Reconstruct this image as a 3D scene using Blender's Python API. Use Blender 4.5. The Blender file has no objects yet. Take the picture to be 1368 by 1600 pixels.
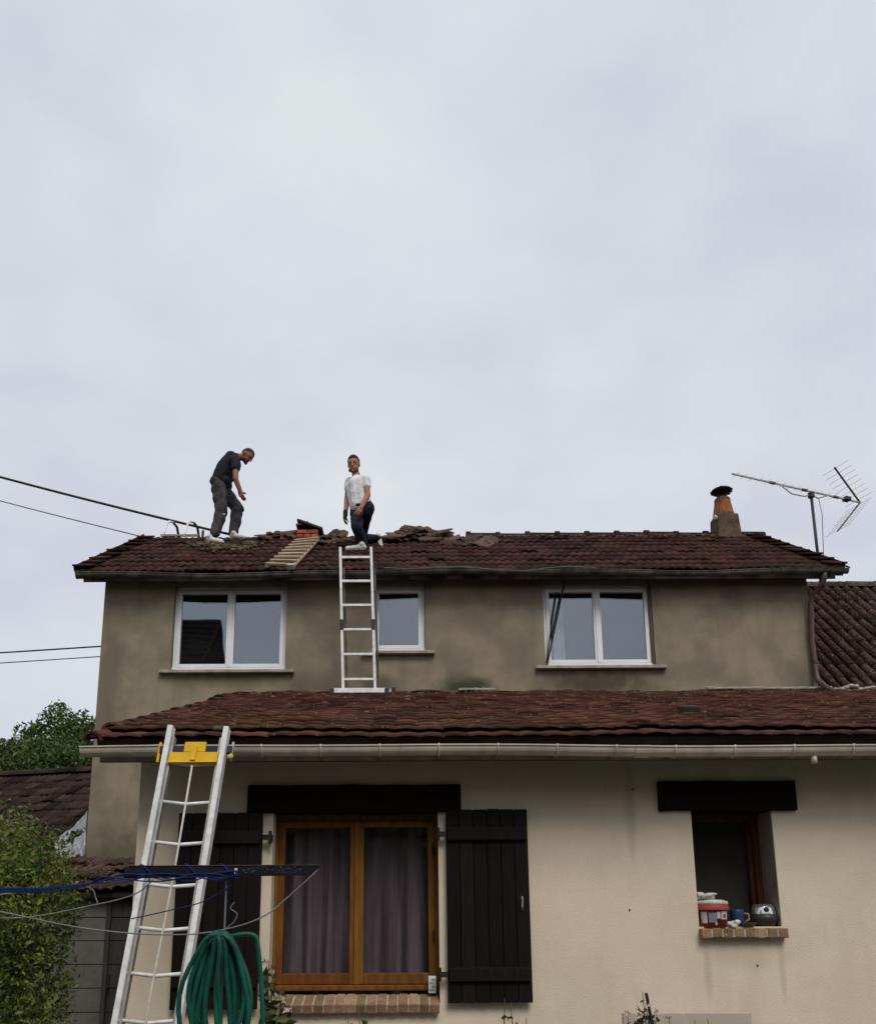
import bpy, bmesh, math, random
import numpy as np
from mathutils import Vector, Matrix, noise
random.seed(11); rng = np.random.default_rng(5)
rad = math.radians
S = bpy.context.scene
COL = S.collection

# ------------------------------------------------------------------ camera
PITCH, ROLL, FPX, PPX, PPY = rad(11.7), rad(0.25), 1300.0, 640.0, 1180.0
EYE = Vector((0, 0, 1.55))
_F = Vector((0, math.cos(PITCH), math.sin(PITCH)))
_u0 = Vector((0, -math.sin(PITCH), math.cos(PITCH)))
_r0 = Vector((1, 0, 0))
_R = _r0 * math.cos(ROLL) - _u0 * math.sin(ROLL)
_U = _r0 * math.sin(ROLL) + _u0 * math.cos(ROLL)
cam_d = bpy.data.cameras.new('camera'); cam = bpy.data.objects.new('camera', cam_d); COL.objects.link(cam)
cam_d.sensor_fit = 'HORIZONTAL'; cam_d.sensor_width = 36.0
cam_d.lens = FPX / 1368.0 * 36.0
cam_d.shift_x = (684 - PPX) / 1368.0
cam_d.shift_y = (PPY - 800) / 1368.0
cam_d.clip_start = 0.05; cam_d.clip_end = 2000
m = Matrix.Identity(4)
for i in range(3):
    m[i][0] = _R[i]; m[i][1] = _U[i]; m[i][2] = -_F[i]; m[i][3] = EYE[i]
cam.matrix_world = m
S.camera = cam
def at(x, y, Y):
    d = _F + _R * ((x - PPX) / FPX) + _U * ((PPY - y) / FPX)
    return EYE + d * (Y / d.y)

# ------------------------------------------------------------------ world, sun, exposure
SUN_EL, SUN_AZ = rad(49), rad(163)          # azimuth measured from +Y towards +X: behind the camera, slightly right
w = bpy.data.worlds.new('World'); S.world = w; w.use_nodes = True
nt = w.node_tree; nt.nodes.clear()
out = nt.nodes.new('ShaderNodeOutputWorld')
sky = nt.nodes.new('ShaderNodeTexSky'); sky.sky_type = 'NISHITA'; sky.sun_disc = False
sky.sun_elevation = SUN_EL; sky.sun_rotation = SUN_AZ; sky.dust_density = 3.0
bg1 = nt.nodes.new('ShaderNodeBackground'); bg1.inputs['Strength'].default_value = 0.08
nt.links.new(sky.outputs[0], bg1.inputs['Color'])
tc = nt.nodes.new('ShaderNodeTexCoord')
mp = nt.nodes.new('ShaderNodeMapping'); mp.inputs['Scale'].default_value = (1.0, 1.0, 1.7)
nt.links.new(tc.outputs['Generated'], mp.inputs['Vector'])
n1 = nt.nodes.new('ShaderNodeTexNoise'); n1.inputs['Scale'].default_value = 2.3; n1.inputs['Detail'].default_value = 6; n1.inputs['Roughness'].default_value = .5
n1.inputs['Distortion'].default_value = .1
nt.links.new(mp.outputs[0], n1.inputs['Vector'])
r1 = nt.nodes.new('ShaderNodeValToRGB')
r1.color_ramp.elements[0].position = .36; r1.color_ramp.elements[0].color = (.615, .635, .735, 1)
r1.color_ramp.elements[1].position = .64; r1.color_ramp.elements[1].color = (.765, .80, .82, 1)
e = r1.color_ramp.elements.new(.50); e.color = (.69, .725, .785, 1)
n2 = nt.nodes.new('ShaderNodeTexNoise'); n2.inputs['Scale'].default_value = 5.2; n2.inputs['Detail'].default_value = 8; n2.inputs['Roughness'].default_value = .5; n2.inputs['Distortion'].default_value = .15
nt.links.new(mp.outputs[0], n2.inputs['Vector'])
mxn = nt.nodes.new('ShaderNodeMath'); mxn.operation = 'MULTIPLY_ADD'; mxn.inputs[1].default_value = .42
nt.links.new(n2.outputs['Fac'], mxn.inputs[0]); 
mx2 = nt.nodes.new('ShaderNodeMath'); mx2.operation = 'MULTIPLY'; mx2.inputs[1].default_value = .58; nt.links.new(n1.outputs['Fac'], mx2.inputs[0]); nt.links.new(mx2.outputs[0], mxn.inputs[2])
nt.links.new(mxn.outputs[0], r1.inputs['Fac'])
bg2 = nt.nodes.new('ShaderNodeBackground'); bg2.inputs['Strength'].default_value = .785
nt.links.new(r1.outputs['Color'], bg2.inputs['Color'])
ms = nt.nodes.new('ShaderNodeMixShader'); ms.inputs['Fac'].default_value = .93
nt.links.new(bg1.outputs[0], ms.inputs[1]); nt.links.new(bg2.outputs[0], ms.inputs[2])
nt.links.new(ms.outputs[0], out.inputs['Surface'])

sd = bpy.data.lights.new('sun', 'SUN'); sd.energy = 1.5; sd.angle = rad(26); sd.color = (1.0, .965, .90)
sun = bpy.data.objects.new('sun', sd); COL.objects.link(sun); sun.location = (-5, -20, 30)
sdir = Vector((math.sin(SUN_AZ) * math.cos(SUN_EL), math.cos(SUN_AZ) * math.cos(SUN_EL), math.sin(SUN_EL)))
sun.rotation_euler = sdir.to_track_quat('Z', 'Y').to_euler()
S.view_settings.view_transform = 'Standard'; S.view_settings.look = 'None'
S.view_settings.gamma = 1.0; S.view_settings.use_curve_mapping = False
S.view_settings.exposure = 0.38
S.render.resolution_x, S.render.resolution_y = 875, 1024

# ------------------------------------------------------------------ materials
def M(name, col, rough=.8, col2=None, scale=6, var=.35, bump=.0, bscale=60, metal=0.0, spec=.3, island=0.0,
      stretch=(1, 1, 1), specks=None, stains=(), trans=0, streak=None):
    """principled material; world-position noise between col and col2, per piece brightness, specks, shaped stains"""
    ma = bpy.data.materials.new(name); ma.use_nodes = True
    t = ma.node_tree; L = t.links; b = t.nodes['Principled BSDF']
    b.inputs['Roughness'].default_value = rough; b.inputs['Metallic'].default_value = metal
    b.inputs['Specular IOR Level'].default_value = spec
    g = t.nodes.new('ShaderNodeNewGeometry')
    mp = t.nodes.new('ShaderNodeMapping'); mp.inputs['Scale'].default_value = stretch
    L.new(g.outputs['Position'], mp.inputs['Vector'])
    no = t.nodes.new('ShaderNodeTexNoise'); no.inputs['Scale'].default_value = scale; no.inputs['Detail'].default_value = 7; no.inputs['Roughness'].default_value = .62
    L.new(mp.outputs[0], no.inputs['Vector'])
    if col2 is None: col2 = tuple(c * (1 - var) for c in col)
    def mix(fac, a, bcol, mode='MIX'):
        mx = t.nodes.new('ShaderNodeMix'); mx.data_type = 'RGBA'; mx.blend_type = mode
        if isinstance(fac, float): mx.inputs['Factor'].default_value = fac
        else: L.new(fac, mx.inputs['Factor'])
        for sock, v in (('A', a), ('B', bcol)):
            s = [i for i in mx.inputs if i.name == sock and i.type == 'RGBA'][0]
            if isinstance(v, tuple): s.default_value = (*v, 1)
            else: L.new(v, s)
        return [o for o in mx.outputs if o.type == 'RGBA'][0]
    def rng_(v, a, bb, c=0., d=1.):
        mr = t.nodes.new('ShaderNodeMapRange'); mr.interpolation_type = 'SMOOTHSTEP'
        L.new(v, mr.inputs[0])
        for i, q in enumerate((a, bb, c, d)): mr.inputs[i + 1].default_value = q
        return mr.outputs[0]
    def noise(sc, st=(1, 1, 1), det=5):
        q = t.nodes.new('ShaderNodeMapping'); q.inputs['Scale'].default_value = st; L.new(g.outputs['Position'], q.inputs['Vector'])
        n = t.nodes.new('ShaderNodeTexNoise'); n.inputs['Scale'].default_value = sc; n.inputs['Detail'].default_value = det
        L.new(q.outputs[0], n.inputs['Vector']); return n.outputs['Fac']
    c = mix(rng_(no.outputs['Fac'], .33, .67), tuple(col), tuple(col2))
    if island:
        oi = t.nodes.new('ShaderNodeObjectInfo')
        ad = t.nodes.new('ShaderNodeMath'); ad.operation = 'ADD'; L.new(g.outputs['Random Per Island'], ad.inputs[0]); L.new(oi.outputs['Random'], ad.inputs[1])
        fr = t.nodes.new('ShaderNodeMath'); fr.operation = 'FRACT'; L.new(ad.outputs[0], fr.inputs[0])
        mr = t.nodes.new('ShaderNodeMapRange'); L.new(fr.outputs[0], mr.inputs[0]); mr.inputs[3].default_value = 1 - island; mr.inputs[4].default_value = 1 + island
        hs = t.nodes.new('ShaderNodeHueSaturation'); L.new(mr.outputs[0], hs.inputs['Value']); L.new(c, hs.inputs['Color'])
        m2 = t.nodes.new('ShaderNodeMapRange'); L.new(oi.outputs['Random'], m2.inputs[0]); m2.inputs[3].default_value = .485; m2.inputs[4].default_value = .515
        L.new(m2.outputs[0], hs.inputs['Hue'])
        c = hs.outputs['Color']
    if streak:      # rain streaks: (colour, strength)
        c = mix(rng_(noise(3.2, (2.2, 2.2, .22), 6), .46, .72, 0., streak[1]), c, tuple(streak[0]))
    for (px, pz, rx, rz, sc, st) in stains:     # dirt patches with their own outline on a wall facing the camera
        sp = t.nodes.new('ShaderNodeVectorMath'); sp.operation = 'SUBTRACT'; L.new(g.outputs['Position'], sp.inputs[0]); sp.inputs[1].default_value = (px, 0, pz)
        ml = t.nodes.new('ShaderNodeVectorMath'); ml.operation = 'MULTIPLY'; L.new(sp.outputs[0], ml.inputs[0]); ml.inputs[1].default_value = (1 / rx, 0, 1 / rz)
        ln = t.nodes.new('ShaderNodeVectorMath'); ln.operation = 'LENGTH'; L.new(ml.outputs[0], ln.inputs[0])
        nz = t.nodes.new('ShaderNodeMath'); nz.operation = 'MULTIPLY_ADD'; L.new(noise(5.5, (1, 1, .8)), nz.inputs[0]); nz.inputs[1].default_value = 1.1; L.new(ln.outputs['Value'], nz.inputs[2])
        c = mix(rng_(nz.outputs[0], .75, 1.6, st, 0.), c, tuple(sc))
    if specks:      # lichen dots: (colour, amount)
        vo = t.nodes.new('ShaderNodeTexNoise'); vo.inputs['Scale'].default_value = 38; vo.inputs['Detail'].default_value = 3
        L.new(g.outputs['Position'], vo.inputs['Vector'])
        k = .74 - specks[1] * .14
        c = mix(rng_(vo.outputs['Fac'], k, k + .05), c, tuple(specks[0]))
    L.new(c, b.inputs['Base Color'])
    if bump:
        bn = t.nodes.new('ShaderNodeTexNoise'); bn.inputs['Scale'].default_value = bscale; bn.inputs['Detail'].default_value = 5
        q = t.nodes.new('ShaderNodeMapping'); q.inputs['Scale'].default_value = stretch; L.new(g.outputs['Position'], q.inputs['Vector']); L.new(q.outputs[0], bn.inputs['Vector'])
        bp = t.nodes.new('ShaderNodeBump'); bp.inputs['Strength'].default_value = bump; bp.inputs['Distance'].default_value = .01
        L.new(bn.outputs['Fac'], bp.inputs['Height']); L.new(bp.outputs[0], b.inputs['Normal'])
    if trans:
        tl = t.nodes.new('ShaderNodeBsdfTranslucent'); L.new(c, tl.inputs['Color'])
        mx = t.nodes.new('ShaderNodeMixShader'); mx.inputs[0].default_value = trans
        L.new(b.outputs[0], mx.inputs[1]); L.new(tl.outputs[0], mx.inputs[2])
        L.new(mx.outputs[0], t.nodes['Material Output'].inputs['Surface'])
    return ma

def glass_mat(name, refl, tint):
    ma = bpy.data.materials.new(name); ma.use_nodes = True; t = ma.node_tree; L = t.links
    t.nodes.remove(t.nodes['Principled BSDF'])
    tr = t.nodes.new('ShaderNodeBsdfTransparent'); tr.inputs['Color'].default_value = (*tint, 1)
    gl = t.nodes.new('ShaderNodeBsdfGlossy'); gl.inputs['Roughness'].default_value = .015; gl.inputs['Color'].default_value = (.86, .9, 1, 1)
    g = t.nodes.new('ShaderNodeNewGeometry')
    n = t.nodes.new('ShaderNodeTexNoise'); n.inputs['Scale'].default_value = 1.6; n.inputs['Detail'].default_value = 1; L.new(g.outputs['Position'], n.inputs['Vector'])
    bp = t.nodes.new('ShaderNodeBump'); bp.inputs['Strength'].default_value = .06; bp.inputs['Distance'].default_value = .02
    L.new(n.outputs['Fac'], bp.inputs['Height']); L.new(bp.outputs[0], gl.inputs['Normal'])
    mx = t.nodes.new('ShaderNodeMixShader'); mx.inputs[0].default_value = refl
    L.new(tr.outputs[0], mx.inputs[1]); L.new(gl.outputs[0], mx.inputs[2])
    L.new(mx.outputs[0], t.nodes['Material Output'].inputs['Surface'])
    return ma

MAT = dict(
    lawn=M('lawn', (.048, .056, .024), .95, (.066, .062, .038), 3, bump=.4, bscale=90),
    terrace=M('terrace', (.13, .12, .105), .9, (.09, .085, .075), 5, bump=.3),
    render=M('cream_render', (.725, .615, .485), .95, (.63, .53, .42), 1.3, bump=.35, bscale=140, spec=.1, streak=((.58, .485, .365), .22),
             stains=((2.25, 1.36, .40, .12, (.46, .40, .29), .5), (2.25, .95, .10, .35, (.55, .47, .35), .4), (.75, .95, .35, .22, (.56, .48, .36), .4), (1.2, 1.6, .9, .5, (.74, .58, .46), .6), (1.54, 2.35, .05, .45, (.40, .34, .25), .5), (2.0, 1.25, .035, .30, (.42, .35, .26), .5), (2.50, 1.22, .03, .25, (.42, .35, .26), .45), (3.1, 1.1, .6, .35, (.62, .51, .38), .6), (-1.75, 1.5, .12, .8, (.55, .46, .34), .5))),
    oldrender=M('weathered_render', (.275, .228, .162), .97, (.185, .155, .115), 1.8, bump=.5, bscale=110, spec=.1, streak=((.17, .14, .10), .30),
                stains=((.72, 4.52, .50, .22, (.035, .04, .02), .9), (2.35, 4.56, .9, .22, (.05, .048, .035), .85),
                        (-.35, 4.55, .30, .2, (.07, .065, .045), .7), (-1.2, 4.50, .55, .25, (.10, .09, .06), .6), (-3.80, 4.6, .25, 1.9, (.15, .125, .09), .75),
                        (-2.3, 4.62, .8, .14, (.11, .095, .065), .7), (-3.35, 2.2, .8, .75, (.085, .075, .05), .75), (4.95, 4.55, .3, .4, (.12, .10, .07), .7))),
    tile_up=M('old_dark_roof_tile', (.056, .025, .019), 1, (.030, .017, .0145), 2.2, bump=.6, bscale=70, island=.38, spec=.06, specks=((.12, .10, .065), .3)),
    tile_low=M('red_brown_roof_tile', (.092, .038, .025), 1, (.042, .022, .018), 2.4, bump=.9, bscale=45, island=.42, spec=.06, specks=((.19, .15, .09), .65)),
    tile_far=M('grey_brown_roof_tile', (.065, .042, .033), 1, (.038, .021, .018), 5, bump=.8, bscale=60, island=.45, spec=.06, specks=((.20, .18, .14), .9)),
    tile_left=M('dull_brown_roof_tile', (.040, .024, .020), 1, (.024, .017, .016), 3, bump=.8, bscale=60, island=.5, spec=.06, specks=((.12, .10, .085), .5)),
    tile_loose=M('dusty_roof_tile', (.12, .07, .055), 1, (.055, .038, .033), 5, bump=.6, island=.5, spec=.06, specks=((.22, .20, .15), .6)),
    deck=M('roof_boarding', (.045, .03, .022), .9, var=.4),
    mortar=M('pale_mortar', (.45, .42, .36), .95, (.28, .26, .21), 9, bump=.6),
    mossm=M('moss', (.145, .118, .078), 1, (.055, .046, .030), 14, bump=1, bscale=120, island=.5, spec=.05),
    pvc_white=M('white_window_plastic', (.74, .74, .75), .35, (.66, .66, .67), 3, spec=.45),
    shutterbox=M('grey_shutter_box', (.30, .27, .25), .6, (.22, .20, .19), 4),
    slat=M('dark_shutter_slat', (.03, .028, .03), .5, var=.2),
    stone_sill=M('dirty_sill', (.38, .33, .27), .9, (.22, .19, .15), 6, bump=.4),
    pvc_cream=M('cream_gutter_plastic', (.62, .555, .445), .45, (.48, .425, .34), 4, spec=.4, streak=((.30, .25, .19), .45)),
    zinc=M('weathered_zinc', (.15, .13, .11), .65, (.055, .047, .04), 5, metal=.15, bump=.2, spec=.2, streak=((.035, .03, .026), .7)),
    zinc_brown=M('brown_downpipe', (.12, .055, .045), .5, (.075, .04, .035), 5),
    cable=M('black_cable', (.02, .02, .022), .6),
    cable_grey=M('grey_cable', (.16, .16, .17), .6),
    cable_white=M('pale_cable', (.55, .54, .5), .6),
    lintel=M('dark_stained_oak', (.016, .0075, .0055), .85, (.007, .0045, .004), 4, stretch=(.35, 5, 9), bump=.8, bscale=25, spec=.12),
    shutter=M('near_black_brown_paint', (.0145, .0085, .007), .7, (.007, .0048, .0044), 9, stretch=(12, 12, .3), bump=.7, bscale=30, island=.35, spec=.15),
    window_wood=M('orange_varnished_wood', (.195, .085, .013), .6, (.12, .047, .009), 7, stretch=(3, 3, .5), bump=.3, bscale=50, island=.2, spec=.18),
    dark_wood=M('dark_red_brown_wood', (.13, .046, .02), .6, (.07, .025, .012), 6, stretch=(5, 5, .6), bump=.2, spec=.15),
    iron=M('black_iron', (.03, .028, .028), .55, metal=.4),
    brick=M('buff_brick', (.34, .22, .125), .95, (.23, .135, .08), 11, bump=.6, bscale=90, island=.35, spec=.1, specks=((.40, .38, .26), .45)),
    brick_red=M('orange_brick', (.36, .095, .045), .9, (.25, .07, .04), 9, bump=.5, island=.3),
    slab=M('black_slab', (.03, .03, .03), .8),
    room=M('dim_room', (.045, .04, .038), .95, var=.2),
    curtain=M('net_curtain', (.36, .295, .315), .9, (.17, .14, .155), 3, stretch=(5, 5, .25), trans=.3),
    curtain_blue=M('blue_grey_curtain', (.14, .15, .19), .9, (.06, .065, .09), 5, stretch=(7, 7, .4), trans=.1),
    alu=M('dusty_aluminium', (.80, .79, .78), .6, (.60, .59, .58), 14, metal=.1, spec=.3),
    alu_dull=M('dull_aluminium', (.42, .40, .37), .5, (.30, .28, .26), 10, metal=.4),
    black_plastic=M('black_plastic', (.025, .025, .027), .5),
    blue_dark=M('dark_blue_bar', (.018, .022, .05), .45),
    yellow=M('yellow_plastic', (.76, .46, .012), .5, (.64, .38, .01), 10),
    lime=M('lime_strap', (.45, .45, .08), .7),
    rope=M('pale_rope', (.62, .59, .52), .9, (.48, .45, .4), 30),
    bat_wood=M('pale_batten_wood', (.40, .295, .20), .85, (.26, .185, .12), 8, stretch=(1, 4, 4), bump=.3, island=.25),
    terracotta=M('terracotta_pot', (.33, .11, .045), .9, (.16, .065, .036), 9, bump=.5, spec=.1),
    stack=M('sooty_render', (.115, .08, .058), .97, (.06, .042, .033), 8, bump=.9, bscale=30, spec=.05, specks=((.4, .36, .30), .35)),
    soot=M('black_cowl', (.015, .014, .014), .7),
    green_hose=M('dark_green_hose', (.004, .092, .060), .5, (.003, .055, .040), 9, spec=.3),
    bar=M('blue_black_painted_steel', (.014, .016, .028), .6, (.008, .009, .014), 9, metal=.1, spec=.15),
    blue_cord=M('blue_cord', (.020, .038, .16), .8, (.012, .02, .08), 30, spec=.1),
    grey_cord=M('grey_cord', (.22, .22, .225), .8),
    pole=M('grey_green_pole', (.11, .13, .14), .5, metal=.3),
    skin=M('tanned_skin', (.36, .16, .095), .6, (.31, .13, .08), 8),
    skin_dark=M('sunburnt_skin', (.27, .105, .07), .6, (.22, .085, .06), 8),
    hair=M('dark_hair', (.018, .013, .011), .8, bump=.4, bscale=200),
    skin_stubble=M('stubble', (.10, .055, .04), .8, (.07, .04, .03), 60),
    hair_short=M('cropped_dark_hair', (.05, .034, .026), .85, bump=.4, bscale=200),
    eye=M('eye', (.03, .02, .02), .3),
    tee_dark=M('charcoal_cotton', (.024, .027, .036), .95, (.016, .018, .025), 14, bump=.3, bscale=50, spec=.1),
    tee_white=M('white_cotton', (.74, .72, .72), .95, (.66, .64, .65), 9, bump=.35, bscale=35),
    jeans=M('dark_denim', (.028, .030, .046), .95, (.016, .018, .028), 7, bump=.4, bscale=40, spec=.1),
    work=M('grey_work_trousers', (.075, .066, .066), .95, (.032, .030, .033), 7, bump=.4, bscale=35, spec=.1),
    patch=M('black_knee_patch', (.02, .02, .022), .9),
    shoe=M('white_trainer', (.66, .64, .60), .8, (.5, .48, .45), 20),
    shoe_black=M('black_boot', (.02, .02, .02), .7),
    glove=M('black_glove', (.02, .02, .022), .9),
    bark=M('bark', (.10, .075, .05), .95, (.06, .045, .03), 14, bump=.8, bscale=30),
    leaf_tree=M('tree_leaf', (.095, .135, .038), .7, (.038, .066, .020), 1.3, island=.5, trans=.25, spec=.15),
    leaf_bush=M('bush_leaf', (.165, .205, .048), .7, (.055, .095, .022), 3.0, island=.6, trans=.25, spec=.15),
    leaf_vine=M('vine_leaf', (.075, .095, .032), .6, (.04, .06, .02), 7, island=.5, trans=.2),
    leaf_rose=M('rose_leaf', (.075, .085, .045), .6, (.045, .055, .028), 9, island=.5, trans=.2),
    petal=M('pale_petal', (.6, .52, .45), .8),
    plastic_sheet=M('milky_plastic_sheet', (.52, .53, .55), .35, (.13, .135, .15), 5, stretch=(7, 7, 1.0), trans=.3, spec=.5),
    block=M('grey_shed_board', (.115, .110, .095), .9, (.085, .08, .072), 4, bump=.3),
    timber=M('weathered_shed_timber', (.05, .043, .036), .9, var=.4, stretch=(4, 4, .5), bump=.4),
    far_wall=M('neighbour_render', (.40, .36, .29), .95, var=.2),
    red_bucket=M('red_plastic', (.36, .05, .05), .6, (.29, .045, .045), 10),
    reveal=M('taupe_reveal', (.27, .215, .185), .95, (.21, .165, .145), 4, spec=.1),
    label_w=M('white_label', (.70, .68, .66), .7),
    label_g=M('grey_print', (.28, .30, .34), .7),
    rag=M('dirty_white_rag', (.62, .60, .53), .95, (.42, .40, .34), 22, bump=.5),
    blue_can=M('blue_can', (.025, .05, .13), .5),
    pink=M('pink_plastic', (.50, .27, .22), .6),
    steel=M('polished_steel', (.75, .75, .76), .18, metal=.9, var=.1),
    pot_dark=M('dark_pot', (.045, .038, .034), .4),
    grey_dish=M('grey_dish', (.12, .13, .12), .7),
    board=M('taupe_board', (.50, .42, .34), .95, (.45, .375, .305), 3, bump=.2, spec=.1),
    pane=glass_mat('window_glass', .165, (.80, .84, .86)),
    pane_low=glass_mat('lower_window_glass', .08, (.90, .88, .90)),
)

# ------------------------------------------------------------------ mesh helpers
class MB:
    def __init__(s): s.v = []; s.f = []
    def add(s, vs, fs):
        o = len(s.v); s.v += [Vector(p) for p in vs]; s.f += [tuple(i + o for i in f) for f in fs]; return s
    def box(s, a, b):
        (x0, y0, z0), (x1, y1, z1) = a, b
        return s.add([(x0, y0, z0), (x1, y0, z0), (x1, y1, z0), (x0, y1, z0), (x0, y0, z1), (x1, y0, z1), (x1, y1, z1), (x0, y1, z1)],
                     [(0, 3, 2, 1), (4, 5, 6, 7), (0, 1, 5, 4), (1, 2, 6, 5), (2, 3, 7, 6), (3, 0, 4, 7)])
    def obox(s, c, ax, h):          # oriented box: centre, 3 unit axes, 3 half sizes
        c = Vector(c); ax = [Vector(a) * k for a, k in zip(ax, h)]
        vs = [c + ax[0] * i + ax[1] * j + ax[2] * k for k in (-1, 1) for (i, j) in ((-1, -1), (1, -1), (1, 1), (-1, 1))]
        return s.add(vs, [(0, 3, 2, 1), (4, 5, 6, 7), (0, 1, 5, 4), (1, 2, 6, 5), (2, 3, 7, 6), (3, 0, 4, 7)])
    def bar(s, p0, p1, wd, th, side=None):   # rectangular bar between two points
        p0 = Vector(p0); p1 = Vector(p1); d = (p1 - p0).normalized()
        sd = Vector(side) if side else Vector((1, 0, 0))
        sd = (sd - d * sd.dot(d)).normalized(); n = d.cross(sd)
        return s.obox((p0 + p1) / 2, (sd, n, d), (wd / 2, th / 2, (p1 - p0).length / 2))
    def tube(s, pts, r, seg=8, cap=True):
        pts = [Vector(p) for p in pts]; rr = r if hasattr(r, '__len__') else [r] * len(pts)
        o = len(s.v); up = None
        for i, p in enumerate(pts):
            d = (pts[min(i + 1, len(pts) - 1)] - pts[max(i - 1, 0)]).normalized()
            if up is None: up = d.orthogonal().normalized()
            up = (up - d * up.dot(d)).normalized(); q = d.cross(up)
            for k in range(seg):
                a = 2 * math.pi * k / seg; s.v.append(p + (up * math.cos(a) + q * math.sin(a)) * rr[i])
        for i in range(len(pts) - 1):
            for k in range(seg):
                a = o + i * seg + k; b = o + i * seg + (k + 1) % seg; s.f.append((a, b, b + seg, a + seg))
        if cap:
            s.f.append(tuple(o + k for k in reversed(range(seg)))); s.f.append(tuple(o + (len(pts) - 1) * seg + k for k in range(seg)))
        return s
    def caps(s, p0, p1, r0, r1, seg=14):     # tapered capsule
        p0 = Vector(p0); p1 = Vector(p1); d = p1 - p0; L = d.length
        d = d.normalized() if L > 1e-6 else Vector((0, 0, 1))
        P, Rr = [], []
        for k in range(1, 6): a = math.pi / 2 * (k / 5 - 1); P.append(p0 + d * (math.sin(a) * r0)); Rr.append(max(math.cos(a) * r0, r0 * .12))
        for k in range(0, 5): a = math.pi / 2 * (k / 5); P.append(p1 + d * (math.sin(a) * r1)); Rr.append(math.cos(a) * r1)
        P.append(p1 + d * r1 * .995); Rr.append(r1 * .12)
        P.insert(0, p0 - d * r0 * .995); Rr.insert(0, r0 * .1)
        return s.tube(P, Rr, seg)
    def ell(s, c, ax, rr, seg=16, rings=10):
        c = Vector(c); ax = [Vector(a).normalized() for a in ax]; o = len(s.v)
        s.v.append(c - ax[2] * rr[2])
        for i in range(1, rings):
            t = math.pi * (i / rings - .5)
            for k in range(seg):
                a = 2 * math.pi * k / seg
                s.v.append(c + ax[0] * (rr[0] * math.cos(t) * math.cos(a)) + ax[1] * (rr[1] * math.cos(t) * math.sin(a)) + ax[2] * (rr[2] * math.sin(t)))
        s.v.append(c + ax[2] * rr[2]); top = len(s.v) - 1
        for k in range(seg):
            s.f.append((o, o + 1 + (k + 1) % seg, o + 1 + k)); s.f.append((top, top - seg + k, top - seg + (k + 1) % seg))
        for i in range(rings - 2):
            for k in range(seg):
                a = o + 1 + i * seg + k; b = o + 1 + i * seg + (k + 1) % seg; s.f.append((a, b, b + seg, a + seg))
        return s
    def lathe(s, c, prof, seg=24):           # profile of (radius, z) about a vertical axis
        c = Vector(c); o = len(s.v)
        for r, z in prof:
            for k in range(seg): a = 2 * math.pi * k / seg; s.v.append(c + Vector((r * math.cos(a), r * math.sin(a), z)))
        for i in range(len(prof) - 1):
            for k in range(seg):
                a = o + i * seg + k; b = o + i * seg + (k + 1) % seg; s.f.append((a, b, b + seg, a + seg))
        return s
    def build(s, name, mat, parent=None, base=None, smooth=False, bevel=0, remesh=0, angle=None, wrinkle=0):
        org = parent.matrix_world.translation.copy() if parent else Vector(base) if base is not None else Vector((0, 0, 0))
        me = bpy.data.meshes.new(name); me.from_pydata([p - org for p in s.v], [], s.f); me.materials.append(MAT[mat])
        ob = bpy.data.objects.new(name, me); COL.objects.link(ob)
        if remesh:
            md = ob.modifiers.new('r', 'REMESH'); md.mode = 'VOXEL'; md.voxel_size = remesh; md.use_smooth_shade = True
            sm = ob.modifiers.new('s', 'SMOOTH'); sm.factor = .5; sm.iterations = 3
            dg = bpy.context.evaluated_depsgraph_get(); me2 = bpy.data.meshes.new_from_object(ob.evaluated_get(dg))
            ob.modifiers.clear(); ob.data = me2
            if wrinkle:
                nv = len(me2.vertices); co = np.empty(nv * 3, 'f'); no_ = np.empty(nv * 3, 'f')
                me2.vertices.foreach_get('co', co); me2.vertices.foreach_get('normal', no_); co = co.reshape(-1, 3); no_ = no_.reshape(-1, 3)
                for q_ in range(nv):
                    x_, y_, z_ = (float(t) for t in co[q_])
                    n_ = noise.noise(Vector((x_ * 8 + z_ * 3, y_ * 8, z_ * 10))) + .5 * noise.noise(Vector((x_ * 20 + 5, y_ * 20, z_ * 22 + x_ * 9)))
                    co[q_] += no_[q_] * (wrinkle * n_)
                me2.vertices.foreach_set('co', co.ravel())
            bpy.data.meshes.remove(me); me2.name = name; smooth = True
        if parent: ob.parent = parent
        else: ob.location = org; ob.matrix_world = Matrix.Translation(org)
        if parent: ob.matrix_world = Matrix.Translation(org); ob.matrix_local = Matrix.Identity(4)
        if smooth: ob.data.polygons.foreach_set('use_smooth', [True] * len(ob.data.polygons))
        if bevel:
            b = ob.modifiers.new('bevel', 'BEVEL'); b.width = bevel; b.segments = 2; b.limit_method = 'ANGLE'; b.angle_limit = rad(40)
        return ob

def tag(o, label, cat, group=None):
    o['label'] = label; o['category'] = cat
    if group: o['group'] = group
    return o
def thing(name, loc, label, cat, group=None):
    o = bpy.data.objects.new(name, None); COL.objects.link(o); o.location = loc; o.matrix_world = Matrix.Translation(Vector(loc)); o.empty_display_size = .2
    return tag(o, label, cat, group)
def stuff(o): o['kind'] = 'stuff'; return o
def place(mesh, name, mat4, parent):         # an object sharing mesh data, placed by a world matrix under an untilted parent
    o = bpy.data.objects.new(name, mesh); COL.objects.link(o)
    if parent:
        o.parent = parent; o.matrix_local = Matrix.Translation(-parent.matrix_world.translation) @ mat4
    else: o.matrix_world = mat4
    return o

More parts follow.
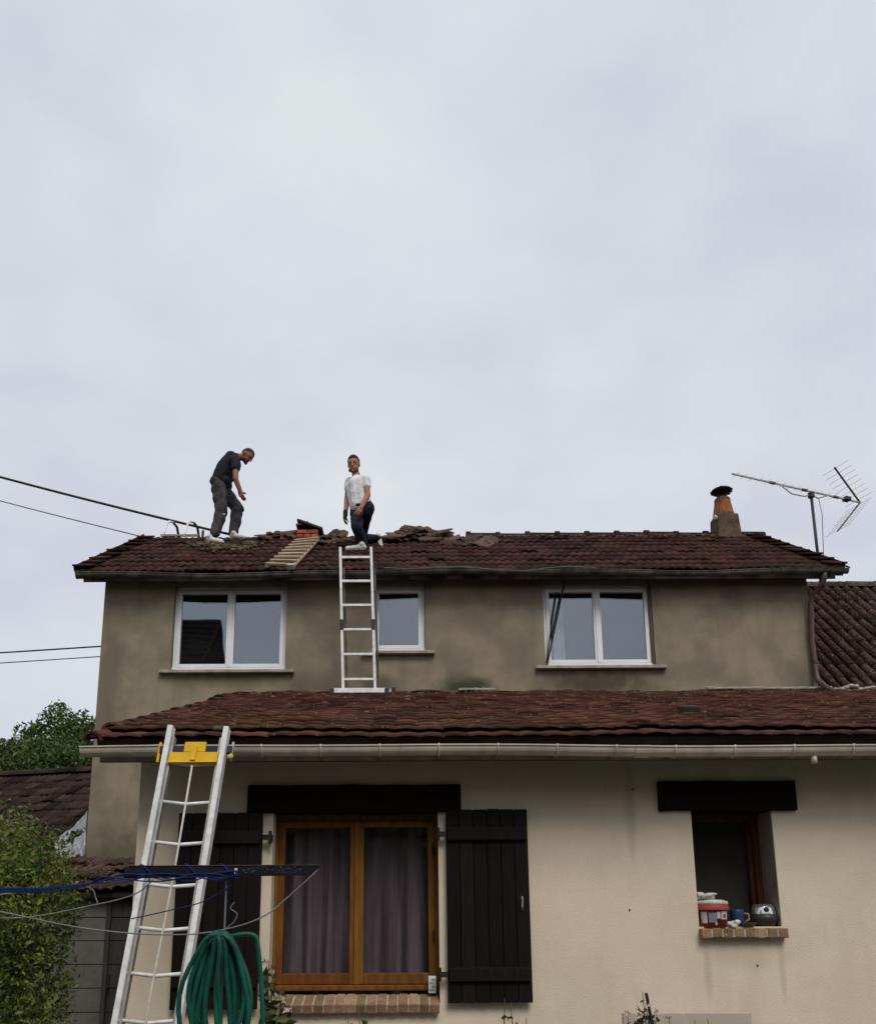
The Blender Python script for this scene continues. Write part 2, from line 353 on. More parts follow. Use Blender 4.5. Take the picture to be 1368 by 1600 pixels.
def wall_holes(mb, x0, x1, z0, z1, holes, y0, y1):
    """a wall slab facing -Y with true openings (hx0,hx1,hz0,hz1), reveals included"""
    xs = sorted({x0, x1, *[h[0] for h in holes], *[h[1] for h in holes]}); zs = sorted({z0, z1, *[h[2] for h in holes], *[h[3] for h in holes]})
    def solid(i, j):
        if i < 0 or j < 0 or i >= len(xs) - 1 or j >= len(zs) - 1: return False
        cx = (xs[i] + xs[i + 1]) / 2; cz = (zs[j] + zs[j + 1]) / 2
        return not any(h[0] < cx < h[1] and h[2] < cz < h[3] for h in holes)
    for i in range(len(xs) - 1):
        for j in range(len(zs) - 1):
            if not solid(i, j): continue
            a, b, c, d = xs[i], xs[i + 1], zs[j], zs[j + 1]
            mb.add([(a, y0, c), (b, y0, c), (b, y0, d), (a, y0, d)], [(0, 1, 2, 3)])
            mb.add([(a, y1, c), (b, y1, c), (b, y1, d), (a, y1, d)], [(3, 2, 1, 0)])
            if not solid(i - 1, j): mb.add([(a, y0, c), (a, y1, c), (a, y1, d), (a, y0, d)], [(3, 2, 1, 0)])
            if not solid(i + 1, j): mb.add([(b, y0, c), (b, y1, c), (b, y1, d), (b, y0, d)], [(0, 1, 2, 3)])
            if not solid(i, j - 1): mb.add([(a, y0, c), (b, y0, c), (b, y1, c), (a, y1, c)], [(3, 2, 1, 0)])
            if not solid(i, j + 1): mb.add([(a, y0, d), (b, y0, d), (b, y1, d), (a, y1, d)], [(0, 1, 2, 3)])
    return mb

# ------------------------------------------------------------------ roof tiles
TW, TL, TE = .222, .385, .335
def tile_geo(w=TW, L=TL, amp=.019, th=.016, lift=.020, seg=12, seed=0, waves=2):
    r = random.Random(seed); vs = []; fs = []
    def prof(t):
        return amp * (.5 - .5 * math.cos(2 * waves * math.pi * t)) ** .8
    for row, (v, n0) in enumerate(((0, 0), (L * .5, lift * .45), (L, lift))):
        for k in range(seg + 1):
            t = k / seg
            vs.append((t * (w + .012), -v + (r.uniform(-.004, .004) if row == 2 else 0), n0 + prof(t)))
    n = seg + 1
    for row in range(2):
        for k in range(seg):
            a = row * n + k; fs.append((a, a + n, a + n + 1, a + 1))
    o = len(vs)                                # thick lower lip
    for k in range(n): x, y, z = vs[2 * n + k]; vs.append((x, y, z - th))
    for k in range(seg): fs.append((2 * n + k, o + k, o + k + 1, 2 * n + k + 1))
    for side in (0, seg):                       # side edges
        a, b, c = side, n + side, 2 * n + side
        x0 = len(vs)
        for q in (a, b, c): x, y, z = vs[q]; vs.append((x, y, z - th))
        fs += [(a, x0, x0 + 1, b), (b, x0 + 1, x0 + 2, c)] if side == 0 else [(b, x0 + 1, x0, a), (c, x0 + 2, x0 + 1, b)]
    return vs, fs
TWB, TEB = .168, .240
TILE_GEO = [tile_geo(seed=i) for i in range(3)] + [tile_geo(TWB, .285, .009, .015, .015, 8, i, 1) for i in range(3)]
def tile_mesh(mat, i=0):
    key = f'tile_{mat}_{i}'
    me = bpy.data.meshes.get(key)
    if not me:
        me = bpy.data.meshes.new(key); me.from_pydata(TILE_GEO[i][0], [], TILE_GEO[i][1]); me.materials.append(MAT[mat])
        me.polygons.foreach_set('use_smooth', [True] * len(me.polygons))
    return me
def lay_tiles(parent, mat, origin, eu, ev, ncol, nrow, max_parts=300, jitter=1.0, skip=lambda c, r: False, lift=None, sag=None, rows_first=True, rank=None, gset=0, vary=1.0):
    TW, TE, TL = ((.222, .335, .385), (TWB, TEB, .285))[gset]
    """tiles over a slope: origin = lower left corner (lip), eu along the eave, ev up the slope"""
    eu = Vector(eu).normalized(); ev = Vector(ev).normalized(); en = eu.cross(ev).normalized(); origin = Vector(origin)
    cells = [(c, r) for r in range(nrow) for c in range(ncol) if not skip(c, r)]
    if rank: cells.sort(key=rank)
    mb = MB()
    for idx, (c, r) in enumerate(cells):
        p = origin + eu * (c * TW) + ev * (r * TE + TL)
        if sag: p = p + sag(c, r)
        j = jitter
        p = p + eu * random.uniform(-.004, .004) * j + ev * random.uniform(-.010, .010) * j + en * random.uniform(0, .006) * j
        if lift: p = p + en * lift(c, r)
        rot = Matrix.Rotation(rad(random.gauss(0, .7) * j), 4, 'Z') @ Matrix.Rotation(rad(random.gauss(0, .9) * j), 4, 'Y') @ Matrix.Rotation(rad(random.gauss(0, .5) * j), 4, 'X')
        B = Matrix((( eu.x, ev.x, en.x, p.x), (eu.y, ev.y, en.y, p.y), (eu.z, ev.z, en.z, p.z), (0, 0, 0, 1))) @ rot
        gi = random.randrange(3) + 3 * gset
        if idx < max_parts: place(tile_mesh(mat, gi), 'tile', B, parent)
        else: mb.add([B @ Vector(q) for q in TILE_GEO[gi][0]], TILE_GEO[gi][1])
    if mb.v: stuff(mb.build('tile_field', mat, parent, smooth=True))
    return en

def gutter(mb, x0, x1, y, z, r, th=.004, n=10, wav=None):
    """half round channel along X; y,z = centre of its rim"""
    xs = [x0 + (x1 - x0) * i / 40 for i in range(41)]
    prof = [(math.cos(math.pi * (1 + k / n)) * r, math.sin(math.pi * (1 + k / n)) * r) for k in range(n + 1)]
    prof = [(-r - .008, .002), (-r - .008, .010), (-r, .010)] + prof + [(r, .012)]
    inner = [(a * (1 - th / r) , b * (1 - th / r)) for a, b in reversed(prof[2:])]
    pr = prof + inner; o = len(mb.v); k = len(pr)
    for x in xs:
        dy, dz = wav(x) if wav else (0, 0)
        for a, b in pr: mb.v.append(Vector((x, y + a + dy, z + b + dz)))
    for i in range(len(xs) - 1):
        for j in range(k):
            q = o + i * k + j; s = o + i * k + (j + 1) % k; mb.f.append((q, q + k, s + k, s))
    for e_ in (0, len(xs) - 1):
        dy, dz = wav(xs[e_]) if wav else (0, 0)
        mb.add([(xs[e_], y + a + dy, z + b + dz) for a, b in prof[3:3 + n + 1]], [tuple(range(n + 1))])
    return mb

# ================================================================== SETTING
g = MB().add([(-400, -400, 0), (400, -400, 0), (400, 500, 0), (-400, 500, 0)], [(0, 1, 2, 3)]).build('ground', 'lawn'); g['kind'] = 'structure'
g = MB().box((-2.1, 2.6, -.05), (6.8, 5.80, .02)).build('terrace', 'terrace'); g['kind'] = 'structure'

# ================================================================== HOUSE (two storeys)
HX0, HX1, HY0, HY1 = -3.93, 5.146, 10.10, 14.66
EY, EZ = 9.84, 5.978                 # lip of the eave tiles
TANR = .676; SL = math.atan(TANR)
RY = 12.37; RZ = EZ + (RY - EY) * TANR
WT = EZ + (HY0 - EY) * TANR - .11    # top of the front wall under the roof
house = thing('house', (.6, 12.4, 0), 'two-storey house with weathered brown render under a dark tiled roof', 'house')
W = [(-3.03, -1.575, 4.755, 5.985), (-.475, .205, 4.995, 5.985), (1.725, 3.125, 4.79, 5.985)]   # openings x0,x1,z0,z1
mb = wall_holes(MB(), HX0, HX1, 0, WT, W, HY0, HY0 + .28)
mb.box((HX0, HY1 - .28, 0), (HX1, HY1, WT))
gz = RZ - .13
for xa, xb in ((HX0, HX0 + .28), (HX1 - .28, HX1)):
    a, b = HY0 + .281, HY1 - .281
    prof = [(a, 0), (b, 0), (b, WT + .28 * TANR - .02), (RY, gz), (a, WT + .28 * TANR - .02)]
    mb.add([(xa, *p) for p in prof] + [(xb, *p) for p in prof], [(4, 3, 2, 1, 0), (5, 6, 7, 8, 9)] + [(i, (i + 1) % 5, 5 + (i + 1) % 5, 5 + i) for i in range(5)])
mb.build('wall', 'oldrender', house)
# rooms behind the windows
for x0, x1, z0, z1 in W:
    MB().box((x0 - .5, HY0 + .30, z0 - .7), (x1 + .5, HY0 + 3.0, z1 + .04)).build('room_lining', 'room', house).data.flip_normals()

RX0, RX1 = -4.19, 5.47
roof = MB()
ev = Vector((0, math.cos(SL), math.sin(SL))); evb = Vector((0, -math.cos(SL), math.sin(SL)))
nrm = Vector((0, -math.sin(SL), math.cos(SL)))
def slab(mb, x0, x1, p0, p1, th):            # slab whose upper face runs p0->p1 in (y,z)
    d = Vector((0, p1[0] - p0[0], p1[1] - p0[1])).normalized(); n = Vector((1, 0, 0)).cross(d)
    if n.z < 0: n = -n
    a = Vector((0, *p0)); b = Vector((0, *p1)); vs = []
    for x in (x0, x1):
        X = Vector((x, 0, 0)); vs += [a + X, b + X, b + X - n * th, a + X - n * th]
    return mb.add(vs, [(0, 1, 2, 3), (7, 6, 5, 4), (0, 4, 5, 1), (1, 5, 6, 2), (2, 6, 7, 3), (3, 7, 4, 0)])
slab(roof, RX0 + .03, RX1 - .03, (EY + .05, EZ + .05 * TANR - .022), (RY, RZ - .022), .05)
BY = 2 * RY - EY
slab(roof, RX0 + .03, RX1 - .03, (BY - .05, EZ + .05 * TANR - .022), (RY + .002, RZ - .022), .05)
roof = roof.build('roof', 'deck', house)
ncol = round((RX1 - RX0) / TW); nrow = 9
TWs = (RX1 - RX0) / ncol
rowlen = (RY - EY) / math.cos(SL)
nrow = int(rowlen / TE) + 1
def lift_up(c, r):
    x = RX0 + c * TW
    return (.012 if r > 6 and x < .8 and random.random() < .3 else 0) + (.02 if random.random() < .015 else 0)
lay_tiles(roof, 'tile_up', (RX0, EY, EZ - .01), (1, 0, 0), ev, ncol, nrow - 1, 300, 1.2,
          skip=lambda c, r: (r >= nrow - 2 and RX0 + c * TW < .9 and random.random() < .35), lift=lift_up, rank=lambda q: q[1])
lay_tiles(roof, 'tile_up', (RX1, BY, EZ - .01), (-1, 0, 0), evb, ncol, nrow - 1, 0, 1.0)
# ridge tiles on the right hand two thirds
def half_round(mb, p0, p1, r, th=.016, seg=8, r1=None):
    p0 = Vector(p0); p1 = Vector(p1); d = (p1 - p0).normalized(); sd = d.cross(Vector((0, 0, 1))).normalized(); up = sd.cross(d); o = len(mb.v)
    for p, q in ((p0, r), (p1, r1 or r)):
        for rr in (q, q - th):
            for k in range(seg + 1):
                a = math.pi * k / seg; mb.v.append(p + sd * math.cos(a) * rr + up * math.sin(a) * rr)
    n = seg + 1
    for k in range(seg):
        mb.f += [(o + k, o + k + 1, o + 2 * n + k + 1, o + 2 * n + k), (o + n + k + 1, o + n + k, o + 3 * n + k, o + 3 * n + k + 1),
                 (o + k + 1, o + k, o + n + k, o + n + k + 1), (o + 2 * n + k, o + 2 * n + k + 1, o + 3 * n + k + 1, o + 3 * n + k)]
    mb.f += [(o, o + 2 * n, o + 3 * n, o + n), (o + seg, o + n + seg, o + 3 * n + seg, o + 2 * n + seg)]
    return mb
x = .95
while x < 5.3:
    j = Vector((0, random.uniform(-.01, .01), random.uniform(-.008, .008)))
    q = MB(); half_round(q, Vector((x, RY, RZ - .035)) + j, Vector((x + .47, RY, RZ - .035)) + j, .095, r1=.09)
    half_round(q, Vector((x - .035, RY, RZ - .028)) + j, Vector((x + .035, RY, RZ - .028)) + j, .11)
    q.build('ridge_tile', 'tile_up', roof, smooth=False); x += .475
mb = MB()
for sgn in (-1, 1):
    for k in range(60):
        xx = 1 + k * .075; mb.ell((xx, RY + sgn * (.10 + random.uniform(-.02, .03)), RZ - .05 + random.uniform(-.01, .01)), ((1, 0, 0), (0, 1, 0), (0, 0, 1)), (.05, .03, .022), 6, 4)
stuff(mb.build('ridge_mortar', 'mossm', roof))
# verge tiles along both rakes
for X, s in ((RX0, -1), (RX1, 1)):
    for r in range(nrow - 1):
        p = Vector((X + s * .01, EY, EZ + .02)) + ev * (r * TE); q = p + ev * (TE + .05)
        mb = MB(); up = nrm * (.018 + random.uniform(0, .02))
        tk = random.uniform(.10, .17); mb.obox((p + q) / 2 + up + Vector((-s * (.05 - random.uniform(0, .04)), 0, 0)) + ev * random.uniform(-.04, .02), ((1, 0, 0), (ev - nrm * tk).normalized(), (nrm + ev * tk).normalized()), (.095, TE * .52, .013))
        mb.obox((p + q) / 2 + up * .4 + Vector((s * .045, 0, 0)), ((1, 0, 0), ev, nrm), (.008, TE * .52, .04))
        mb.build('verge_tile', 'tile_up', roof, bevel=.006)
for X, s in ((RX0, -1), (RX1, 1)):
    a = Vector((X + s * .0, EY + .03, EZ - .005)); MB().bar(a + nrm * -.02, a + ev * (rowlen - .06) + nrm * -.02, .10, .11, (1, 0, 0)).build('barge_board', 'deck', roof)
# rafters and boards under the eaves
for k in range(17):
    x = HX0 + .1 + k * (HX1 - HX0 - .2) / 16
    slab(MB(), x - .035, x + .035, (EY + .10, EZ + .10 * TANR - .078), (HY0 + .02, EZ + (HY0 + .02 - EY) * TANR - .078), .085).build('rafter_end', 'deck', house)
MB().box((RX0 + .05, EY + .065, EZ - .105), (RX1 - .05, EY + .09, EZ + .005)).build('fascia_board', 'deck', house, bevel=.003)
# upper gutter, patched and uneven
def wavu(x): return (0, .018 * math.sin(x * 1.1 + .8) + .010 * math.sin(x * 3.1) - .012 * (x < -1.5))
gt = gutter(MB(), -4.19, 5.52, EY - .045, EZ - .045, .045, wav=wavu).build('gutter', 'zinc', house, smooth=False)
for k in range(16):
    x = -4.0 + k * .62; dz = wavu(x)[1]
    pts = [(x, EY - .045 + math.cos(math.pi * (1 + t / 8)) * .050, EZ - .045 + dz + math.sin(math.pi * (1 + t / 8)) * .050) for t in range(9)]
    MB().tube([(x, EY - .098, EZ - .028 + dz)] + pts + [(x, EY + .055, EZ + .0)], .007, 6).build('gutter_bracket', 'zinc', gt)
pts = [at(px, py, EY - .13) for px, py in ((600, 887), (640, 889), (680, 886), (720, 885), (770, 890), (820, 892), (850, 888), (885, 885), (930, 887))]
MB().tube(pts, .005, 6).build('loose_cable', 'cable_grey', gt)
# downpipe at the right corner
pp = [at(1288, 891, EY - .045), at(1287, 905, 9.81), at(1281, 917, 9.88), at(1268, 930, 9.98), at(1266, 945, 10.02), at(1268, 1000, 10.04), at(1274, 1050, 10.04), at(1277, 1064, 10.0), at(1290, 1074, 9.85), at(1302, 1080, 9.6)]
dp = MB().tube(pp, .033, 12).build('downpipe', 'zinc_brown', house, smooth=True)
for q in (at(1267, 965, 10.04), at(1273, 1035, 10.04)):
    MB().tube([q + Vector((0, 0, -.02)), q + Vector((0, 0, .02))], .040, 12).build('pipe_clip', 'zinc', dp)

def upper_window(x0, x1, z0, z1, two, label=None):
    y = HY0 + .07
    wn = MB()
    f = .055
    z1b = z1 - .09
    wn.box((x0 + .004, y, z0 + .01), (x0 + f, y + .07, z1b)).box((x1 - f, y, z0 + .01), (x1 - .004, y + .07, z1b))
    wn.box((x0 + f, y, z0 + .01), (x1 - f, y + .07, z0 + .01 + f)).box((x0 + f, y, z1b - f), (x1 - f, y + .07, z1b))
    root = wn.build('window', 'pvc_white', house, bevel=.004)
    MB().box((x0 + .003, y - .03, z1b + .002), (x1 - .003, y + .18, z1 - .002)).build('shutter_box', 'shutterbox', root, bevel=.004)
    s = .045; ya = y - .014
    xs = [(x0 + f - .012, (x0 + x1) / 2 - .004), ((x0 + x1) / 2 + .004, x1 - f + .012)] if two else [(x0 + f - .012, x1 - f + .012)]
    za, zb = z0 + .01 + f - .012, z1b - f + .012
    for a, b in xs:
        q = MB().box((a, ya, za), (a + s, ya + .06, zb)).box((b - s, ya, za), (b, ya + .06, zb)).box((a + s, ya, za), (b - s, ya + .06, za + s)).box((a + s, ya, zb - s), (b - s, ya + .06, zb))
        q.build('sash', 'pvc_white', root, bevel=.004)
        MB().box((a + s - .005, ya + .022, za + s - .005), (b - s + .005, ya + .04, zb - s + .005)).build('pane', 'pane', root)
        # roller shutter let down a hand's breadth behind the top of the pane
        for k in range(1): MB().box((a + s, ya + .10, zb - s - .030 * (k + 1) + .004), (b - s, ya + .115, zb - s - .045 * k)).build('shutter_slat', 'slat', root)
    if two:
        m_ = (x0 + x1) / 2
        MB().box((m_ - .022, ya - .012, za), (m_ + .022, ya - .0015, zb)).build('meeting_bar', 'pvc_white', root, bevel=.004)
    MB().box((x0 - .0, y - .03, z0 - .0), (x1, y + .002, z0 + .045)).build('bottom_rail', 'pvc_white', root, bevel=.004)
    MB().add([(x0 - .13, HY0 - .075, z0 - .055), (x1 + .12, HY0 - .075, z0 - .055), (x1 + .12, HY0 + .04, z0 - .055), (x0 - .13, HY0 + .04, z0 - .055),
              (x0 - .13, HY0 - .075, z0 - .016), (x1 + .12, HY0 - .075, z0 - .016), (x1 + .12, HY0 + .04, z0 - .002), (x0 - .13, HY0 + .04, z0 - .002)],
             [(0, 3, 2, 1), (4, 5, 6, 7), (0, 1, 5, 4), (1, 2, 6, 5), (2, 3, 7, 6), (3, 0, 4, 7)]).build('sill', 'stone_sill', root, bevel=.006)
    return root
w1 = upper_window(*W[0], True); w2 = upper_window(*W[1], False); w3 = upper_window(*W[2], True)
# pale curtain strip in the right window, brown draught strip on its frame
def curtain_mesh(mb, x0, x1, y, z0, z1, folds, amp, n=60, seed=1):
    r = random.Random(seed); ph = r.uniform(0, 6); o = len(mb.v)
    for j in range(9):
        t = j / 8
        for i in range(n + 1):
            u = i / n; a = amp * (.6 + .4 * t)
            mb.v.append(Vector((x0 + (x1 - x0) * u, y + a * math.sin(u * folds * 6.28 + ph + 1.3 * math.sin(2.3 * u * folds + ph * 2) + .8 * math.sin(2 * t + u * 9)) + .4 * a * math.sin(u * folds * 13 + 1), z1 + (z0 - z1) * t)))
    for j in range(8):
        for i in range(n):
            a = o + j * (n + 1) + i; mb.f.append((a, a + 1, a + n + 2, a + n + 1))
    return mb
tag(curtain_mesh(MB(), 1.86, 2.02, HY0 + .21, 4.80, 5.86, 2, .02).build('curtain', 'label_w', smooth=True), 'narrow white curtain inside the upstairs window with the leaning rods', 'curtain')
MB().box((3.095, HY0 + .02, 4.83), (3.122, HY0 + .069, 5.88)).build('draught_strip', 'zinc_brown', w3)
# chimney
cb = at(1134, 832, RY - .02); 
cz = RZ - .25
ch = MB().add([(cb.x - .20, RY - .20, cz), (cb.x + .20, RY - .20, cz), (cb.x + .20, RY + .20, cz), (cb.x - .20, RY + .20, cz),
               (cb.x - .175, RY - .175, RZ + .33), (cb.x + .165, RY - .175, RZ + .31), (cb.x + .165, RY + .175, RZ + .31), (cb.x - .175, RY + .175, RZ + .33)],
              [(0, 3, 2, 1), (4, 5, 6, 7), (0, 1, 5, 4), (1, 2, 6, 5), (2, 3, 7, 6), (3, 0, 4, 7)])
ch = ch.build('chimney', 'stack', house, bevel=.03)
px_ = cb.x - .01; z0 = RZ + .30
MB().lathe((px_, RY, z0), [(.0, 0), (.168, 0), (.165, .06), (.155, .10), (.118, .31), (.122, .325), (.115, .335), (.085, .335), (.08, .2)], 24).build('chimney_pot', 'terracotta', ch, smooth=True)
MB().lathe((px_, RY, z0), [(.126, .285), (.124, .315), (.118, .335), (.085, .338)], 20).build('mortar_collar', 'stack', ch, smooth=True)
cw = MB()
for k in range(4):
    a = k * math.pi / 2 + .6; cw.tube([(px_ + math.cos(a) * .085, RY + math.sin(a) * .085, z0 + .30), (px_ + math.cos(a) * .085, RY + math.sin(a) * .085, z0 + .46)], .009, 6)
cw.lathe((px_, RY, z0), [(.075, .33), (.078, .37), (.0, .375)], 18)
cw.lathe((px_, RY, z0 + .03), [(.0, .405), (.10, .41), (.15, .428), (.168, .448), (.15, .466), (.09, .478), (.085, .495), (.04, .51), (.03, .53), (.0, .535)], 20)
for k in range(16):
    a = k * .3927; cw.ell((px_ + math.cos(a) * .145, RY + math.sin(a) * .145, z0 + .477 + random.uniform(-.014, .016)), ((1, 0, 0), (0, 1, 0), (0, 0, 1)), (.034, .034, .016), 6, 4)
cw.build('cowl', 'soot', ch, smooth=True)
MB().ell((cb.x - .20, RY - .14, RZ + .24), ((1, 0, 0), (0, 1, 0), (0, 0, 1)), (.035, .04, .05), 8, 6).build('loose_mortar', 'mortar', ch)
# broken chimney base with orange bricks near the middle of the ridge
sb = at(481, 842, RY - .35)
cs = MB().box((sb.x - .16, RY - .36, RZ - .40), (sb.x + .16, RY - .06, RZ - .08)).build('broken_chimney', 'mortar', house)
for r in range(3):
    for k in range(2 + (r % 2)):
        bw_ = .155 if r % 2 == 0 else .10
        x = sb.x - .165 + k * (bw_ + .012) + random.uniform(-.008, .008)
        MB().obox((x + bw_ / 2, RY - .36, RZ - .27 + r * .068 + .03), ((1, random.uniform(-.04, .04), random.uniform(-.03, .03)), (0, 1, 0), (0, 0, 1)), (bw_ / 2, .06, .028)).build('brick', 'brick_red', cs, bevel=.005)
MB().obox((sb.x + .03, RY - .27, RZ + .02), (Vector((.93, 0, -.36)).normalized(), (0, 1, 0), Vector((.36, 0, .93)).normalized()), (.21, .16, .018)).build('cover_slab', 'slab', cs, bevel=.005)
MB().obox((sb.x - .09, RY - .27, RZ + .035), (Vector((.93, .1, .30)).normalized(), (0, 1, 0), Vector((-.30, 0, .95)).normalized()), (.10, .14, .018)).build('cover_slab', 'slab', cs, bevel=.005)

# ================================================================== LEAN-TO EXTENSION
LX0, LX1, LY0 = -1.90, 6.75, 5.78
LEY, LEZ = 5.40, 2.805
LTAN = (4.43 - LEZ) / (10.08 - LEY); LS = math.atan(LTAN)
lev = Vector((0, math.cos(LS), math.sin(LS))); lnr = Vector((0, -math.sin(LS), math.cos(LS)))
ext = thing('lean_to_extension', (2, 7.8, 0), 'single-storey cream rendered lean-to with red-brown tiled roof and wooden lintels', 'building')
H = [(-.955, .195, 1.055, 2.345), (1.962, 2.524, 1.545, 2.345)]
mb = wall_holes(MB(), LX0, LX1, 0, 2.80, H, LY0, LY0 + .32)
mb.box((LX0, LY0 + .321, 0), (LX0 + .3, HY0 - .003, 2.90)).box((LX1 - .3, LY0 + .321, 0), (LX1, HY0 - .003, 2.90))
for xa, xb in ((LX0, LX0 + .3), (LX1 - .3, LX1)):
    a, b = LY0 + .321, HY0 - .003; za, zb = LEZ + (a - LEY) * LTAN - .14, LEZ + (b - LEY) * LTAN - .14
    mb.add([(xx, yy, zz) for xx in (xa, xb) for yy, zz in ((a, 2.901), (b, 2.901), (b, zb), (a, max(za, 2.902)))], [(3, 2, 1, 0), (4, 5, 6, 7), (0, 1, 5, 4), (1, 2, 6, 5), (2, 3, 7, 6), (3, 0, 4, 7)])
mb.build('wall', 'render', ext)
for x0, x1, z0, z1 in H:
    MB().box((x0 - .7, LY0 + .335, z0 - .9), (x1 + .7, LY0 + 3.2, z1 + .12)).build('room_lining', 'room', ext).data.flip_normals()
LRX0, LRX1 = -2.13, 6.80
lr = slab(MB(), LRX0 + .03, LRX1, (LEY + .05, LEZ + .05 * LTAN - .022), (HY0 - .004, LEZ + (HY0 - .004 - LEY) * LTAN - .022), .05).build('roof', 'deck', ext)
lcol = int((LRX1 - LRX0) / TWB); lrow = int((HY0 - .06 - LEY) / math.cos(LS) / TEB)
def rank_low(q):
    x = LRX0 + q[0] * TWB; vis = (x < 4.6) if q[1] < 3 else (x < 6.3)
    return (0 if vis else 1, q[1])
def sag_low(c, r): return Vector((0, 0, .005 * math.sin(c * .35) + .003 * math.sin(c * .9 + r * .5)))
lay_tiles(lr, 'tile_low', (LRX0, LEY, LEZ - .01), (1, 0, 0), lev, lcol, lrow, 300, .6, rank=rank_low, sag=sag_low, gset=1,
          lift=lambda c, r: (.026 if r else 0) + (.007 if random.random() < .03 else 0))
for r in range(14):                                          # left verge
    p = Vector((LRX0 + .03, LEY + .03, LEZ + .01)) + lev * (r * TE + TE * .5); mb = MB()
    j = Vector((random.uniform(-.02, .02), 0, random.uniform(-.012, .012)))
    half_round(mb, p - lev * .20 + j + Vector((0, 0, -.022)), p + lev * .20 + j + Vector((0, 0, -.045)), .075 + random.uniform(-.01, .008))
    mb.build('verge_tile', 'tile_low', lr)
# head of the lean-to roof: broken mortar fillet, pale strips, moss
mz = LEZ + (HY0 - .06 - LEY) * LTAN + .012
mb = MB(); x = LRX0 + .1
while x < LRX1:
    l = random.uniform(.05, .22)
    if random.random() < .85:
        mb.ell((x, HY0 - .05 + random.uniform(-.02, .01), mz + random.uniform(-.012, .012)), ((1, 0, 0), (0, 1, 0), (0, 0, 1)), (l, .05, random.uniform(.018, .035)), 8, 5)
    x += l * .9
stuff(mb.build('mortar_fillet', 'tile_loose', lr, smooth=True))
for xa, xb in ((.62, 1.07), (3.72, 5.17)):
    q = MB(); n = 14
    for i in range(n):
        a = xa + (xb - xa) * i / n; b = xa + (xb - xa) * (i + 1) / n
        q.obox(((a + b) / 2, HY0 - .085, mz + .034 + random.uniform(-.004, .004)), ((1, 0, 0), lev, lnr), ((b - a) / 2 + .004, .05, .012 + random.uniform(-.003, .003)))
    q.build('mortar_strip', 'mortar', lr, bevel=.004)
mb = MB()
for k in range(260):                                         # crumbs of moss and mortar on the tiles
    x = random.uniform(LRX0, 6.2); t = abs(random.gauss(0, .9)); 
    if random.random() < .35: t = random.uniform(0, 4.5)
    y = HY0 - .12 - min(t, 4.4); s = random.uniform(.008, .028)
    mb.ell((x, y, LEZ + (y - LEY) * LTAN + .022 + s * .3), ((1, 0, 0), (0, 1, 0), (0, 0, 1)), (s * 1.3, s, s * .7), 6, 4)
stuff(mb.build('roof_crumbs', 'mossm', lr, smooth=True))
# a vent tile (dark slot) and a fallen scrap
_d = _F + _R * ((1075 - PPX) / FPX) + _U * ((PPY - 1109) / FPX)
_k = (LEZ + .05 - LEY * LTAN - EYE.z) / (_d.z - _d.y * LTAN); q = EYE + _d * _k
MB().obox(q, ((1, 0, 0), lev, lnr), (.075, .08, .035)).build('vent_tile', 'deck', lr, bevel=.012)
# fascia, gutter
MB().box((LRX0 + .05, LEY + .075, LEZ - .16), (LRX1, LEY + .10, LEZ + .0)).build('fascia_board', 'deck', ext)
for k in range(15):
    x = LX0 + .05 + k * .6
    slab(MB(), x - .035, x + .035, (LEY + .11, LEZ + .11 * LTAN - .078), (LY0 + .02, LEZ + (LY0 + .02 - LEY) * LTAN - .078), .085).build('rafter_end', 'deck', ext)
def wavl(x): return (0, .010 * math.sin(x * .9 + 2.2) + .004 * math.sin(x * 2.7))
GZ = LEZ - .105
lg = gutter(MB(), -2.15, 6.80, LEY - .055, GZ, .054, wav=wavl).build('gutter', 'pvc_cream', ext)
x = -1.35
while x < 6.6:
    dz = wavl(x)[1]
    pts = [(x, LEY - .055 + math.cos(math.pi * (1 + t / 10)) * .0575, GZ + dz + math.sin(math.pi * (1 + t / 10)) * .0575) for t in range(11)]
    MB().tube([(x, LEY - .117, GZ + dz + .014)] + pts + [(x, LEY + .07, GZ + dz + .03)], .006, 6).build('gutter_bracket', 'pvc_cream', lg, smooth=True)
    x += .385
for x in (-1.62, 1.52, 3.35):
    dz = wavl(x)[1]; mb = MB()
    gutter(mb, x - .05, x + .05, LEY - .055, GZ + dz, .0595, wav=None).build('gutter_joint', 'pvc_cream', lg)
q = at(1270, 1182, LEY - .05); MB().tube([(q.x, LEY - .055, GZ - .055), (q.x, LEY - .055, GZ - .11)], .020, 12).build('gutter_outlet', 'pvc_cream', lg, smooth=True)

# lintels
def lintel(x0, x1, z0, z1, seed):
    r = random.Random(seed); mb = MB(); n = 10; o = 0
    vs = []
    for i in range(n + 1):
        x = x0 + (x1 - x0) * i / n
        for (yy, zz) in ((LY0 - .035, z0), (LY0 + .30, z0), (LY0 + .30, z1), (LY0 - .035, z1)):
            vs.append((x, yy + (r.uniform(-.006, .006) if yy < LY0 else 0), zz - r.uniform(0, .008)))
    fs = [(3, 2, 1, 0), tuple(n * 4 + k for k in range(4))]
    for i in range(n):
        for k in range(4): a = i * 4 + k; b = i * 4 + (k + 1) % 4; fs.append((a, b, b + 4, a + 4))
    mb.add(vs, fs).build('lintel', 'lintel', ext, bevel=.008)
lintel(-1.135, .355, 2.342, 2.535, 1); lintel(1.735, 2.70, 2.342, 2.55, 2)

